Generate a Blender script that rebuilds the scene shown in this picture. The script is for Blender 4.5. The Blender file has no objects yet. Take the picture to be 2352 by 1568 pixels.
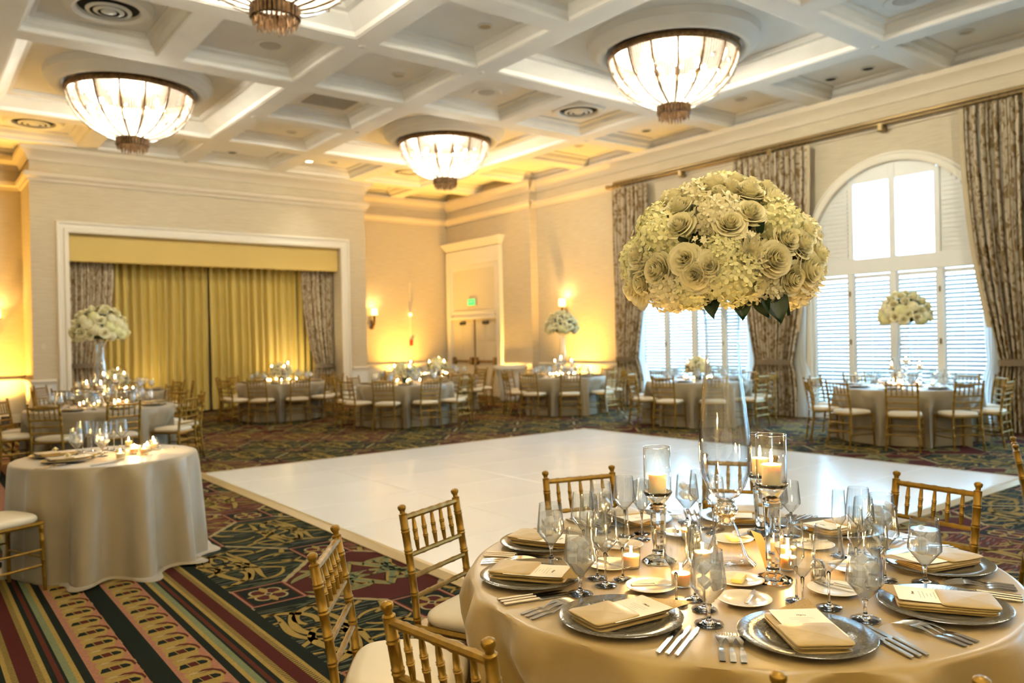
import bpy, math, random
import numpy as np
from mathutils import Matrix, Vector
R = random.Random(7)
scene = bpy.context.scene
col = scene.collection
PI = math.pi

# ---------------------------------------------------------------- camera, world, exposure
CAM = Vector((0, 0, 1.57))
YAW, PITCH, ROLL = math.radians(37.763), math.radians(-0.154), math.radians(-1.2115)
_f = Vector((math.sin(YAW)*math.cos(PITCH), math.cos(YAW)*math.cos(PITCH), math.sin(PITCH)))
_r0 = Vector((math.cos(YAW), -math.sin(YAW), 0)); _u0 = _r0.cross(_f)
_r = math.cos(ROLL)*_r0 + math.sin(ROLL)*_u0
_u = -math.sin(ROLL)*_r0 + math.cos(ROLL)*_u0
cd = bpy.data.cameras.new('camera'); cam = bpy.data.objects.new('camera', cd); col.objects.link(cam)
cam.matrix_world = Matrix(((_r.x, _u.x, -_f.x, 0), (_r.y, _u.y, -_f.y, 0), (_r.z, _u.z, -_f.z, CAM.z), (0, 0, 0, 1)))
cd.sensor_width = 36; cd.lens = 27.75; cd.clip_end = 200; cd.clip_start = .05
cd.dof.use_dof = True; cd.dof.focus_distance = 2.45; cd.dof.aperture_fstop = 3.0; cd.dof.aperture_blades = 0
scene.camera = cam
def scr(p):
    v = Vector(p) - CAM; z = v.dot(_f)
    return v.dot(_r)/max(z, .01)
wd = bpy.data.worlds.new('sky'); scene.world = wd; wd.use_nodes = True
bg = wd.node_tree.nodes['Background']; bg.inputs[0].default_value = (.38, .70, 1, 1); bg.inputs[1].default_value = 8.5
vs = scene.view_settings; vs.view_transform = 'Standard'; vs.look = 'None'; vs.gamma = 1; vs.exposure = 1.8
vs.use_curve_mapping = False
CHAND_W = 180; UP_W = 108; CANDLE_W = 1.3
AMBER = (1, .54, .09); WARM = (1, .95, .79)
# daylight enters through the window openings (sky portals help the sampling only)
WINC = (10.9, 6.62, 2.34, -1.94)
for wy in WINC:
    ld = bpy.data.lights.new('sky_portal', 'AREA'); ld.shape = 'RECTANGLE'; ld.size = 4.4; ld.size_y = 3.0
    ld.cycles.is_portal = True
    o = bpy.data.objects.new('sky_portal', ld); col.objects.link(o)
    o.location = (13.62, wy, 2.25); o.rotation_euler = (0, PI/2, 0)
try:
    scene.cycles.max_bounces = 7; scene.cycles.diffuse_bounces = 3; scene.cycles.glossy_bounces = 3; scene.cycles.transparent_max_bounces = 16; scene.cycles.transmission_bounces = 6
    scene.cycles.use_adaptive_sampling = True; scene.cycles.adaptive_threshold = .04
    scene.cycles.caustics_reflective = False; scene.cycles.caustics_refractive = False
    scene.cycles.sample_clamp_indirect = 4.0; scene.cycles.use_denoising = True; scene.cycles.use_light_tree = False
    scene.cycles.blur_glossy = 0.5
except Exception: pass

# ---------------------------------------------------------------- helpers
class MB:
    def __init__(s): s.v = []; s.f = []; s.m = []; s.uv = {}
    def add(s, vs_, fs, m=0):
        b = len(s.v); s.v.extend(vs_)
        for f in fs: s.f.append(tuple(b+i for i in f)); s.m.append(m)
    def box(s, x0, x1, y0, y1, z0, z1, m=0):
        s.add([(x0,y0,z0),(x1,y0,z0),(x1,y1,z0),(x0,y1,z0),(x0,y0,z1),(x1,y0,z1),(x1,y1,z1),(x0,y1,z1)],
              [(0,3,2,1),(4,5,6,7),(0,1,5,4),(1,2,6,5),(2,3,7,6),(3,0,4,7)], m)
    def bev(s, x0, x1, y0, y1, z0, z1, b, m=0):
        # box with its vertical and top/bottom edges chamfered
        def ring(d, z): return [(x0+d,y0+b,z),(x0+b,y0+d,z),(x1-b,y0+d,z),(x1-d,y0+b,z),(x1-d,y1-b,z),(x1-b,y1-d,z),(x0+b,y1-d,z),(x0+d,y1-b,z)]
        vv = ring(b*.9, z0) + ring(0, z0+b) + ring(0, z1-b) + ring(b*.9, z1)
        ff = [tuple(range(7,-1,-1)), tuple(range(24,32))]
        for k in range(3):
            for i in range(8): j = (i+1) % 8; ff.append((8*k+i, 8*k+j, 8*k+8+j, 8*k+8+i))
        s.add(vv, ff, m)
    def lathe(s, prof, n=24, c=(0,0,0), m=0, cap=False):
        vv = []; ff = []
        for r, z in prof:
            for i in range(n):
                a = 2*PI*i/n; vv.append((c[0]+r*math.cos(a), c[1]+r*math.sin(a), c[2]+z))
        for k in range(len(prof)-1):
            for i in range(n):
                j = (i+1) % n; ff.append((k*n+i, k*n+j, (k+1)*n+j, (k+1)*n+i))
        if cap: ff.append(tuple(range(n-1,-1,-1))); ff.append(tuple((len(prof)-1)*n+i for i in range(n)))
        s.add(vv, ff, m)
    def tube(s, pts, rad, n=8, m=0, cap=True):
        pts = [Vector(p) for p in pts]
        if not hasattr(rad, '__len__'): rad = [rad]*len(pts)
        vv = []; ff = []; up = None
        for k, p in enumerate(pts):
            t = (pts[min(k+1, len(pts)-1)] - pts[max(k-1, 0)]).normalized()
            if up is None:
                up = Vector((0,0,1)) if abs(t.z) < .9 else Vector((1,0,0))
            a = t.cross(up).normalized(); b = a.cross(t).normalized(); up = b
            for i in range(n):
                q = 2*PI*i/n; vv.append(tuple(p + rad[k]*(math.cos(q)*a + math.sin(q)*b)))
        for k in range(len(pts)-1):
            for i in range(n):
                j = (i+1) % n; ff.append((k*n+i, k*n+j, (k+1)*n+j, (k+1)*n+i))
        if cap: ff.append(tuple(range(n-1,-1,-1))); ff.append(tuple((len(pts)-1)*n+i for i in range(n)))
        s.add(vv, ff, m)
    def grid(s, fn, nu, nv, m=0, closeu=False, uvf=None):
        b = len(s.v); w = nu if closeu else nu+1
        for j in range(nv+1):
            for i in range(w):
                s.v.append(tuple(fn(i/nu, j/nv)))
                if uvf: s.uv[b+j*w+i] = uvf(i/nu, j/nv)
        for j in range(nv):
            for i in range(nu):
                i2 = (i+1) % w
                s.f.append((b+j*w+i, b+j*w+i2, b+(j+1)*w+i2, b+(j+1)*w+i)); s.m.append(m)
    def merge(s, o, mat=None):
        b = len(s.v); s.v.extend([tuple(mat @ Vector(v)) for v in o.v] if mat else o.v)
        s.f.extend(tuple(b+i for i in f) for f in o.f); s.m.extend(o.m)
    def mesh(s, name, mats, smooth=40):
        me = bpy.data.meshes.new(name); me.from_pydata(s.v, [], s.f)
        for mt in (mats if isinstance(mats, (list, tuple)) else [mats]): me.materials.append(mt)
        if any(s.m): me.polygons.foreach_set('material_index', s.m)
        if s.uv:
            ul = me.uv_layers.new(name='UVMap'); li = np.empty(len(me.loops), dtype=np.int32); me.loops.foreach_get('vertex_index', li)
            arr = np.zeros((len(s.v), 2), dtype=np.float32)
            for k, u in s.uv.items(): arr[k] = u
            ul.data.foreach_set('uv', arr[li].ravel())
        if smooth:
            me.polygons.foreach_set('use_smooth', [True]*len(me.polygons))
            if smooth < 180: me.set_sharp_from_angle(angle=math.radians(smooth))
        me.update()
        return me

def obj(name, me, parent=None, loc=(0,0,0), rot=(0,0,0), sc=None):
    o = bpy.data.objects.new(name, me); col.objects.link(o)
    if parent is not None: o.parent = parent
    o.location = loc; o.rotation_euler = rot
    if sc is not None: o.scale = sc if hasattr(sc, '__len__') else (sc, sc, sc)
    return o
def tag(o, label=None, cat=None, group=None, kind=None):
    if label: o['label'] = label
    if cat: o['category'] = cat
    if group: o['group'] = group
    if kind: o['kind'] = kind
    return o
def empty(name, loc=(0,0,0), rz=0, label=None, cat=None, group=None, kind=None):
    o = bpy.data.objects.new(name, None); col.objects.link(o); o.location = loc; o.rotation_euler = (0,0,rz)
    o.empty_display_size = .05
    return tag(o, label, cat, group, kind)
KIDS = {}
def tree(o):
    # remember the children of a prototype so that copies need no search
    KIDS[o.name] = [(c, [g for g in bpy.data.objects if g.parent == c]) for c in bpy.data.objects if c.parent == o]
    return o
def dup(root, loc, rz=0, sc=None):
    r = root.copy(); col.objects.link(r); r.location = loc; r.rotation_euler = (0,0,rz)
    if sc: r.scale = (sc,sc,sc)
    for ch, gs in KIDS.get(root.name, []):
        c = ch.copy(); col.objects.link(c); c.parent = r
        for g in gs:
            d = g.copy(); col.objects.link(d); d.parent = c
    return r
ORD = ['leftmost','second','third','fourth','fifth','sixth','seventh','eighth','ninth','tenth','eleventh','twelfth','thirteenth','fourteenth','fifteenth','sixteenth','seventeenth']
def ordw(i, n):
    if i == 0: return 'leftmost'
    if i == n-1: return 'rightmost'
    return ORD[i] + '-from-left' if i < n/2 + 1 else ORD[n-1-i] + '-from-right'
def rank(os_, fmt, group=None):
    os_ = sorted(os_, key=lambda o: scr(o.location))
    for i, o in enumerate(os_):
        o['label'] = fmt.format(ordw(i, len(os_)))
        if group: o['group'] = group
def light(name, kind, loc, energy, color, parent=None, **kw):
    ld = bpy.data.lights.new(name, kind); ld.energy = energy; ld.color = color
    for k, v in kw.items(): setattr(ld, k, v)
    o = bpy.data.objects.new(name, ld); col.objects.link(o); o.location = loc
    if parent is not None: o.parent = parent
    return o

# ---------------------------------------------------------------- materials
def mat(name, base=(.8,.8,.8), rough=.5, metal=0, spec=.5, bump=None, var=None, sheen=0, emit=None, trans=None, sss=0):
    m = bpy.data.materials.new(name); m.use_nodes = True; nt = m.node_tree; N = nt.nodes; L = nt.links
    b = N['Principled BSDF']
    b.inputs['Base Color'].default_value = (*base, 1); b.inputs['Roughness'].default_value = rough
    b.inputs['Metallic'].default_value = metal; b.inputs['Specular IOR Level'].default_value = spec
    if sheen: b.inputs['Sheen Weight'].default_value = sheen
    if sss:
        b.inputs['Subsurface Weight'].default_value = sss; b.inputs['Subsurface Radius'].default_value = (.02,.012,.006); b.inputs['Subsurface Scale'].default_value = .6
    if emit: b.inputs['Emission Color'].default_value = (*emit[0], 1); b.inputs['Emission Strength'].default_value = emit[1]
    if var or bump:
        tc = N.new('ShaderNodeTexCoord')
        if var:   # (scale xyz, colour2, contrast low, high)
            mp = N.new('ShaderNodeMapping'); mp.inputs['Scale'].default_value = var[0]; L.new(tc.outputs['Object'], mp.inputs[0])
            nz = N.new('ShaderNodeTexNoise'); nz.inputs['Scale'].default_value = 1; nz.inputs['Detail'].default_value = 4; L.new(mp.outputs[0], nz.inputs[0])
            cr = N.new('ShaderNodeValToRGB'); cr.color_ramp.elements[0].position = var[2]; cr.color_ramp.elements[1].position = var[3]
            cr.color_ramp.elements[0].color = (*base, 1); cr.color_ramp.elements[1].color = (*var[1], 1)
            L.new(nz.outputs[0], cr.inputs[0]); L.new(cr.outputs[0], b.inputs['Base Color'])
        if bump:  # (scale xyz, strength, distance)
            mp = N.new('ShaderNodeMapping'); mp.inputs['Scale'].default_value = bump[0]; L.new(tc.outputs['Object'], mp.inputs[0])
            nz = N.new('ShaderNodeTexNoise'); nz.inputs['Scale'].default_value = 1; nz.inputs['Detail'].default_value = 3; L.new(mp.outputs[0], nz.inputs[0])
            bp = N.new('ShaderNodeBump'); bp.inputs['Strength'].default_value = bump[1]; bp.inputs['Distance'].default_value = bump[2]
            L.new(nz.outputs[0], bp.inputs['Height']); L.new(bp.outputs[0], b.inputs['Normal'])
    if trans:  # translucent share for thin cloth
        out = N['Material Output']; t = N.new('ShaderNodeBsdfTranslucent'); t.inputs[0].default_value = (*trans[1], 1)
        mx = N.new('ShaderNodeMixShader'); mx.inputs[0].default_value = trans[0]
        L.new(b.outputs[0], mx.inputs[1]); L.new(t.outputs[0], mx.inputs[2]); L.new(mx.outputs[0], out.inputs[0])
    return m
def emis(name, c, st):
    m = bpy.data.materials.new(name); m.use_nodes = True; N = m.node_tree.nodes; N.remove(N['Principled BSDF'])
    e = N.new('ShaderNodeEmission'); e.inputs[0].default_value = (*c, 1); e.inputs[1].default_value = st
    m.node_tree.links.new(e.outputs[0], N['Material Output'].inputs[0]); return m
def thin_glass(name, tint=(.97,.98,.98), ior=1.5, rough=.01, edge=.12, f0=.06):
    m = bpy.data.materials.new(name); m.use_nodes = True; N = m.node_tree.nodes; L = m.node_tree.links; N.remove(N['Principled BSDF'])
    t = N.new('ShaderNodeBsdfTransparent'); g = N.new('ShaderNodeBsdfGlossy'); g.inputs['Roughness'].default_value = rough
    lw = N.new('ShaderNodeLayerWeight'); lw.inputs[0].default_value = .5
    cr = N.new('ShaderNodeValToRGB'); cr.color_ramp.elements[0].position = .55; cr.color_ramp.elements[0].color = (*tint, 1)
    cr.color_ramp.elements[1].position = 1; cr.color_ramp.elements[1].color = tuple(c*(1-edge) for c in tint) + (1,)
    L.new(lw.outputs['Facing'], cr.inputs[0]); L.new(cr.outputs[0], t.inputs[0])
    pw = N.new('ShaderNodeMath'); pw.operation = 'POWER'; pw.inputs[1].default_value = 2.6; L.new(lw.outputs['Facing'], pw.inputs[0])
    fr = N.new('ShaderNodeMath'); fr.operation = 'MULTIPLY_ADD'; fr.inputs[1].default_value = .95; fr.inputs[2].default_value = f0; L.new(pw.outputs[0], fr.inputs[0])
    mx = N.new('ShaderNodeMixShader'); L.new(fr.outputs[0], mx.inputs[0]); L.new(t.outputs[0], mx.inputs[1]); L.new(g.outputs[0], mx.inputs[2])
    L.new(mx.outputs[0], N['Material Output'].inputs[0]); return m
def solid_glass(name, c=(1,1,1), rough=0, ior=1.5):
    m = bpy.data.materials.new(name); m.use_nodes = True; N = m.node_tree.nodes; N.remove(N['Principled BSDF'])
    g = N.new('ShaderNodeBsdfGlass'); g.inputs['Color'].default_value = (*c, 1); g.inputs['Roughness'].default_value = rough; g.inputs['IOR'].default_value = ior
    m.node_tree.links.new(g.outputs[0], N['Material Output'].inputs[0]); return m
def mixmat(name, parts):
    # parts: list of (bsdf type, colour, roughness, weight)
    m = bpy.data.materials.new(name); m.use_nodes = True; N = m.node_tree.nodes; L = m.node_tree.links; N.remove(N['Principled BSDF'])
    cur = None; tot = 0
    for ty, c, ro, w in parts:
        b = N.new('ShaderNodeBsdf' + ty); b.inputs[0].default_value = (*c, 1)
        if 'Roughness' in b.inputs and ro is not None: b.inputs['Roughness'].default_value = ro
        tot += w
        if cur is None: cur = b
        else:
            mx = N.new('ShaderNodeMixShader'); mx.inputs[0].default_value = w/tot
            L.new(cur.outputs[0], mx.inputs[1]); L.new(b.outputs[0], mx.inputs[2]); cur = mx
    L.new(cur.outputs[0], N['Material Output'].inputs[0]); return m

M = {}
M['wall'] = mat('grasscloth', (.53,.455,.32), .85, var=((3,3,60), (.45,.38,.26), .35, .7), bump=((8,8,160), .25, .004))
M['paint'] = mat('trim_paint', (.66,.61,.50), .5)
M['crown'] = mat('crown_paint', (.56,.48,.35), .6)
M['ceil'] = mat('ceiling_paint', (.76,.735,.68), .75, var=((2,2,2), (.73,.70,.65), .4, .6))
M['white'] = mat('white_paint', (.66,.66,.62), .45)
M['gold'] = mat('gold_chair_lacquer', (.21,.115,.010), .36, .62, var=((30,30,9), (.28,.16,.018), .35, .7))
M['cushion'] = mat('ivory_vinyl', (.72,.62,.45), .55)
M['satin'] = mat('champagne_satin', (.30,.20,.058), .36, 0, .6, sheen=.3, bump=((60,60,60), .12, .002))
M['linen'] = mat('champagne_linen', (.275,.215,.125), .38, 0, .6, sheen=.3, bump=((90,90,90), .12, .002))
M['napkin'] = mat('napkin_satin', (.34,.23,.065), .45, 0, .5, sheen=.3, bump=((70,70,70), .2, .003))
M['charger'] = mat('silver_glass_charger', (.06,.054,.038), .13, .15, .8, var=((120,120,120), (.13,.115,.085), .3, .7), bump=((170,170,170), .25, .002))
M['china'] = mat('bone_china', (.82,.76,.64), .18)
M['card'] = mat('menu_card', (.88,.80,.64), .7)
M['ink'] = mat('ink', (.20,.15,.09), .7)
M['glitter'] = mat('gold_glitter', (.30,.17,.004), .5, .1, .4, var=((500,500,500), (.48,.30,.03), .45, .62), bump=((600,600,600), .8, .003))
M['steel'] = mat('polished_steel', (.62,.58,.52), .18, 1)
M['glass'] = thin_glass('glassware')
M['vase'] = thin_glass('vase_glass', (.98,.99,.99), 1.5, .005, .34, .10)
M['crystal'] = solid_glass('crystal')
M['water'] = mixmat('iced_water', [('Transparent', (.98,.98,.98), None, .76), ('Glossy', (1,1,1), .05, .08), ('Translucent', (.98,.98,.98), None, .11), ('Diffuse', (.98,.98,.98), None, .05)])
M['ice'] = mixmat('ice', [('Transparent', (1,1,1), None, .45), ('Glossy', (1,1,1), .08, .15), ('Diffuse', (.85,.87,.9), None, .4)])
M['wax'] = mat('candle_wax', (.93,.80,.58), .5, sss=.5)
M['flame'] = emis('flame', (1,.66,.26), 70)
M['votive'] = thin_glass('votive_glass', (.97,.95,.9), 1.45, .05, .25)
M['petal'] = mat('ivory_petal', (.97,.90,.60), .6, 0, .3, trans=(.15, (.9,.78,.42)))
M['petal2'] = mat('cream_green_petal', (.95,.90,.50), .6, 0, .3, trans=(.15, (.8,.75,.35)))
M['leaf'] = mat('dark_leaf', (.012,.03,.012), .4, 0, .4)
M['green'] = mat('stem_green', (.10,.17,.03), .6)
M['moss'] = mat('foliage_core', (.05,.06,.015), .9)
M['bronze'] = mat('aged_bronze', (.10,.055,.022), .4, .7, var=((20,20,20), (.25,.14,.06), .4, .7))
M['crystalbead'] = mixmat('crystal_beads', [('Transparent', (1,1,1), None, .50), ('Translucent', (1,.95,.84), None, .12), ('Glossy', (1,1,1), .10, .32), ('Diffuse', (.95,.9,.8), None, .06)])
M['bulb'] = emis('lamp_bulb', (1,.85,.6), 30)
M['plate'] = mat('lamp_plate', (.035,.021,.009), .5)
M['drape'] = mat('gold_drape', (.50,.365,.075), .6, sheen=.3)
M['pelmet'] = mat('gold_pelmet', (.55,.39,.11), .7)
M['brass'] = mat('antique_brass', (.22,.15,.06), .4, .7)
M['dark'] = mat('dark_void', (.012,.012,.012), .9)
M['black'] = mat('black_metal', (.02,.02,.02), .5)
M['door'] = mat('door_paint', (.60,.53,.38), .5)
M['hinge'] = mat('door_brass', (.20,.13,.05), .4, .5)
M['exit'] = emis('exit_green', (.06,1,.16), .55)
M['exitbox'] = mat('exit_housing', (.6,.55,.4), .5)
M['shade'] = mat('candle_shade', (.9,.7,.35), .7, emit=((1,.66,.2), 1.6))
M['dlit'] = emis('downlight_lit', (1,.72,.35), 6)
M['dark_glass'] = mat('downlight_trim', (.45,.40,.32), .3, .4)
M['speaker'] = mat('speaker_mesh', (.50,.47,.42), .7)
M['sheer'] = mat('sheer_voile', (.86,.86,.82), .8, trans=(.5, (.85,.9,.92)))
M['dance'] = mat('white_vinyl', (.77,.755,.72), .20, 0, .5, var=((1.2,.5,1), (.72,.705,.67), .35, .65))
M['edge'] = mat('dance_edge', (.40,.29,.13), .35, .2)
M['seam'] = mat('panel_seam', (.30,.25,.18), .6)
M['peach'] = mat('peach_card', (.80,.50,.22), .6)
M['butter'] = mat('butter', (.88,.70,.25), .4)
M['pot'] = mat('uplight_housing', (.03,.03,.03), .5)
M['lens'] = emis('uplight_lens', (1,.55,.15), 12)
M['rosepetal'] = M['petal']
M['band'] = mat('curtain_edge', (.42,.34,.21), .7)
M['stone'] = mat('terrace_stone', (.45,.45,.43), .9)
def damask():
    m = bpy.data.materials.new('leaf_print_drape'); m.use_nodes = True; N = m.node_tree.nodes; L = m.node_tree.links; b = N['Principled BSDF']
    b.inputs['Roughness'].default_value = .8
    uv = N.new('ShaderNodeUVMap'); mp = N.new('ShaderNodeMapping'); mp.inputs['Scale'].default_value = (16, 7, 1); L.new(uv.outputs[0], mp.inputs[0])
    nz = N.new('ShaderNodeTexNoise'); nz.inputs['Scale'].default_value = 1; nz.inputs['Detail'].default_value = 3; nz.inputs['Distortion'].default_value = 1.2; L.new(mp.outputs[0], nz.inputs[0])
    cr = N.new('ShaderNodeValToRGB'); E = cr.color_ramp.elements; E[0].position = .50; E[0].color = (.56,.47,.33,1); E[1].position = .58; E[1].color = (.25,.16,.055,1)
    L.new(nz.outputs[0], cr.inputs[0])
    wv = N.new('ShaderNodeTexWave'); wv.inputs['Scale'].default_value = 3.1; wv.inputs['Distortion'].default_value = 1.0; wv.inputs['Detail'].default_value = 2; L.new(uv.outputs[0], wv.inputs[0])
    c2 = N.new('ShaderNodeValToRGB'); c2.color_ramp.elements[0].position = .06; c2.color_ramp.elements[0].color = (.13,.085,.035,1); c2.color_ramp.elements[1].position = .34; c2.color_ramp.elements[1].color = (1,1,1,1)
    L.new(wv.outputs[1], c2.inputs[0])
    mx = N.new('ShaderNodeMixRGB'); mx.blend_type = 'MULTIPLY'; mx.inputs[0].default_value = .8; L.new(cr.outputs[0], mx.inputs[1]); L.new(c2.outputs[0], mx.inputs[2])
    L.new(mx.outputs[0], b.inputs['Base Color'])
    t = N.new('ShaderNodeBsdfTranslucent'); L.new(mx.outputs[0], t.inputs[0]); ms = N.new('ShaderNodeMixShader'); ms.inputs[0].default_value = .12
    L.new(b.outputs[0], ms.inputs[1]); L.new(t.outputs[0], ms.inputs[2]); L.new(ms.outputs[0], N['Material Output'].inputs[0])
    return m
M['damask'] = damask()
def carpet(name, c):
    return mat('carpet_'+name, c, .95, 0, .1, var=((90,90,90), tuple(x*.72 for x in c), .35, .75), bump=((400,400,400), .5, .004))
CP = {k: carpet(k, c) for k, c in dict(green=(.006,.0085,.004), burg=(.062,.010,.006), gold=(.27,.18,.045), sage=(.080,.088,.045), pink=(.28,.125,.07), cream=(.32,.25,.12), rust=(.075,.016,.007), teal=(.14,.155,.075), grey=(.10,.10,.075)).items()}
for _n in ('flame','bulb','lens','dlit','exit','shade'): M[_n].cycles.emission_sampling = 'NONE'   # these lamps already carry their own light source
# ---------------------------------------------------------------- structure: floor and carpet
XW, XD, XL, YB, YS, YF = 13.30, 13.07, -0.95, 20.0, 18.6, -9.2   # window wall, door wall, left wall, alcove back, stage wall front, rear wall
CZ, RZ, BZ = 5.70, 5.92, 6.02                                      # beam underside, small coffer, big coffer
STX0, STX1 = 2.12, 9.62
mb = MB(); mb.box(XL, XW+.3, YF, YB+.6, -.2, 0)
floor = tag(obj('floor', mb.mesh('floor', CP['green'], 0)), 'patterned dark green and burgundy ballroom carpet', kind='structure')

def build_carpet():
    names = list(CP); idx = {k: i for i, k in enumerate(names)}
    mb = MB()
    def poly(pts, c, z): mb.add([(x, y, z) for x, y in pts], [tuple(range(len(pts)))], idx[c])
    def ribbon(pts, ws, c, z):
        n = len(pts); vv = []
        for k, (x, y) in enumerate(pts):
            x0, y0 = pts[max(k-1, 0)]; x1, y1 = pts[min(k+1, n-1)]
            dx, dy = x1-x0, y1-y0; d = math.hypot(dx, dy) or 1; nx, ny = -dy/d, dx/d
            w = ws[k]; vv += [(x+nx*w, y+ny*w, z), (x-nx*w, y-ny*w, z)]
        mb.add(vv, [(2*k+1, 2*k+3, 2*k+2, 2*k) for k in range(n-1)], idx[c])
    def scroll(x, y, h, ln, k0, k1, w, n=14):
        pts = []; ws = []
        for i in range(n+1):
            t = i/n; pts.append((x, y)); ws.append(w*(math.sin(PI*min(1, .12+t*.88))**.7) if t < 1 else .001)
            h += (k0 + (k1-k0)*t)*ln/n; x += math.cos(h)*ln/n; y += math.sin(h)*ln/n
        return pts, ws
    DX, DY, HX, HY = .695, .795, .175, .20
    motifs = []
    for a in [(.02,-.42,1.3,.62,-1,7,.026), (.05,-.12,.5,.62,5.5,-3,.022), (-.03,.16,2.2,.5,-6.5,-1,.024), (.12,.30,-.4,.46,3,8,.017), (.30,-.28,1.9,.42,6,-9,.017), (.34,.08,.3,.30,7,2,.02), (.08,.46,.2,.32,-7,-3,.016), (.22,-.05,-1.0,.34,4,9,.014)]:
        motifs.append(scroll(*a))
    red = [scroll(*a) for a in [(0,-.34,1.2,.7,-1.5,5,.045), (.03,-.05,.3,.6,4.5,-4,.038), (.05,.2,.9,.5,-5,-2,.036), (.33,-.18,2.0,.4,5,1,.028)]]
    def cell(cx, cy, kind, rnd):
        base, bits, st = {'green': ('green', motifs, 'sage'), 'red': ('burg', red, None), 'pink': ('rust', motifs, 'pink')}[kind]
        P = [(cx+DX-HX, cy-HY), (cx+DX-HX, cy+HY), (cx+HX, cy+DY-HY), (cx-HX, cy+DY-HY), (cx-DX+HX, cy+HY), (cx-DX+HX, cy-HY), (cx-HX, cy-DY+HY), (cx+HX, cy-DY+HY)]
        poly(P, base, .0004)
        def lim(y):
            ay = abs(y)
            return DX-HX-.02 if ay <= HY else max(.05, (DX-HX) - (ay-HY)/(DY-2*HY)*(DX-2*HX) - .02)
        if st:
            for k in range(30):
                y = -.56 + 1.12*(k+.5)/30; L_ = lim(y); x = -L_
                while x < L_-.03:
                    ln = rnd.uniform(.08, .34); x1 = min(x+ln, L_)
                    w = rnd.uniform(.004, .0095); yy = y + rnd.uniform(-.008, .008); s = rnd.uniform(-.03, .03)
                    pts = [(cx+x+(x1-x)*t/3, cy+yy+s*t/3+.008*math.sin(9*(x+(x1-x)*t/3)+cy)) for t in range(4)]
                    ribbon(pts, [.002, w, w, .002], st if rnd.random() < .8 else 'grey', .0008); x = x1 + rnd.uniform(.01, .05)
        for pts, ws in bits:
            for sx in (1, -1):
                for sy in ((1, -1) if rnd.random() < .65 else (1,)):
                    q = [(cx+sx*px*1.05, cy+sy*py*.95) for px, py in pts]
                    q2 = [(p, w) for p, w in zip(q, ws) if abs(p[0]-cx) < lim(p[1]-cy)+.015 and abs(p[1]-cy) < .58]
                    if len(q2) < 4: continue
                    q = [a for a, b in q2]; w = [b for a, b in q2]
                    ribbon(q, [b+.009 for b in w], 'green', .0012)
                    ribbon(q, w, 'gold', .0016)
                    if kind == 'red': ribbon(q, [b*.45 for b in w], 'teal', .0019)
        # rope lines on the diagonals
        for a, b in ((1, 2), (3, 4), (5, 6), (7, 0)):
            (xa, ya), (xb, yb) = P[a], P[b]
            ribbon([(xa+(xb-xa)*t/8, ya+(yb-ya)*t/8) for t in range(9)], [.013, .006]*4+[.013], 'cream', .0021)
    def square(cx, cy):
        def rc(a, b, c, z): poly([(cx-a, cy-b), (cx+a, cy-b), (cx+a, cy+b), (cx-a, cy+b)], c, z)
        rc(HX, HY, 'pink', .0022); rc(HX-.016, HY-.016, 'burg', .0025)
        rc(HX-.03, HY-.03, 'green', .0027)
        for k in range(4):
            a = PI/4 + k*PI/2; ox, oy = .068*math.cos(a), .078*math.sin(a)
            poly([(cx+ox+.058*math.cos(t), cy+oy+.064*math.sin(t)) for t in [i*PI/6 for i in range(12)]], 'cream', .0028)
        for k in range(4):
            a = PI/4 + k*PI/2; ox, oy = .066*math.cos(a), .076*math.sin(a)
            poly([(cx+ox+.044*math.cos(t), cy+oy+.050*math.sin(t)) for t in [i*PI/6 for i in range(12)]], 'burg', .0030)
        for k in range(4):
            a = k*PI/2; ux, uy = math.cos(a), math.sin(a); Lk = .135 if k % 2 == 0 else .155
            ribbon([(cx+ux*Lk*t/5, cy+uy*Lk*t/5) for t in range(1, 6)], [.006, .02, .024, .018, .002], 'gold', .0032)
    rnd = random.Random(3)
    for i in range(-3, 10):
        for j in range(-4, 11):
            for (bx, by, odd) in ((2.495, 4.88, 0), (1.80, 4.06, 1)):
                cx, cy = bx+1.39*i, by+1.59*j
                if not (XL-.6 < cx < XW+.4 and -.5 < cy < YB+.3): continue
                if 3.4 < cx < 8.6 and 3.8 < cy < 9.3: continue
                if odd: kind = 'green' if (i+j) % 3 != 2 else 'pink'
                else: kind = ('red', 'green', 'pink')[j % 3]
                if cx > 6 and cy < 4: kind = 'red' if (i+j) % 2 == 0 else 'green'
                cell(cx, cy, kind, rnd)
    for i in range(-3, 10):
        for j in range(-4, 11):
            for bx, by in ((1.80, 4.88), (2.495, 4.06)):
                cx, cy = bx+1.39*i, by+1.59*j
                if XL < cx < XW and -.5 < cy < YB and not (3.3 < cx < 8.7 and 3.7 < cy < 9.4): square(cx, cy)
    # striped border running along the room
    Y0, Y1, z = -.5, 18.0, .0036
    xs = [(1.546,1.619,'green'),(1.498,1.546,'gold'),(1.425,1.498,'burg'),(1.376,1.425,'gold'),(1.351,1.376,'green'),(1.327,1.351,'rust'),(1.313,1.327,'green'),(1.280,1.313,'teal'),(1.256,1.280,'gold'),(1.216,1.256,'green'),(1.010,1.216,'pink'),(.904,1.010,'green')]
    for a, b, c in xs:
        poly([(a,Y0),(b,Y0),(b,Y1),(a,Y1)], c, z)
        a2, b2 = 1.91-b, 1.91-a
        if c != 'green' or a > .95: poly([(a2,Y0),(b2,Y0),(b2,Y1),(a2,Y1)], c, z)
    y = 2.5
    while y < 7:
        for a, b, s in ((1.496,1.525,.006),(1.398,1.427,-.006),(.483,.512,.006),(.385,.414,-.006)):
            poly([(a, y), (b, y+s), (b, y+s+.007), (a, y+.007)], 'green', z+.0004)
        y += .0208
    y = 2.6
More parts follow.
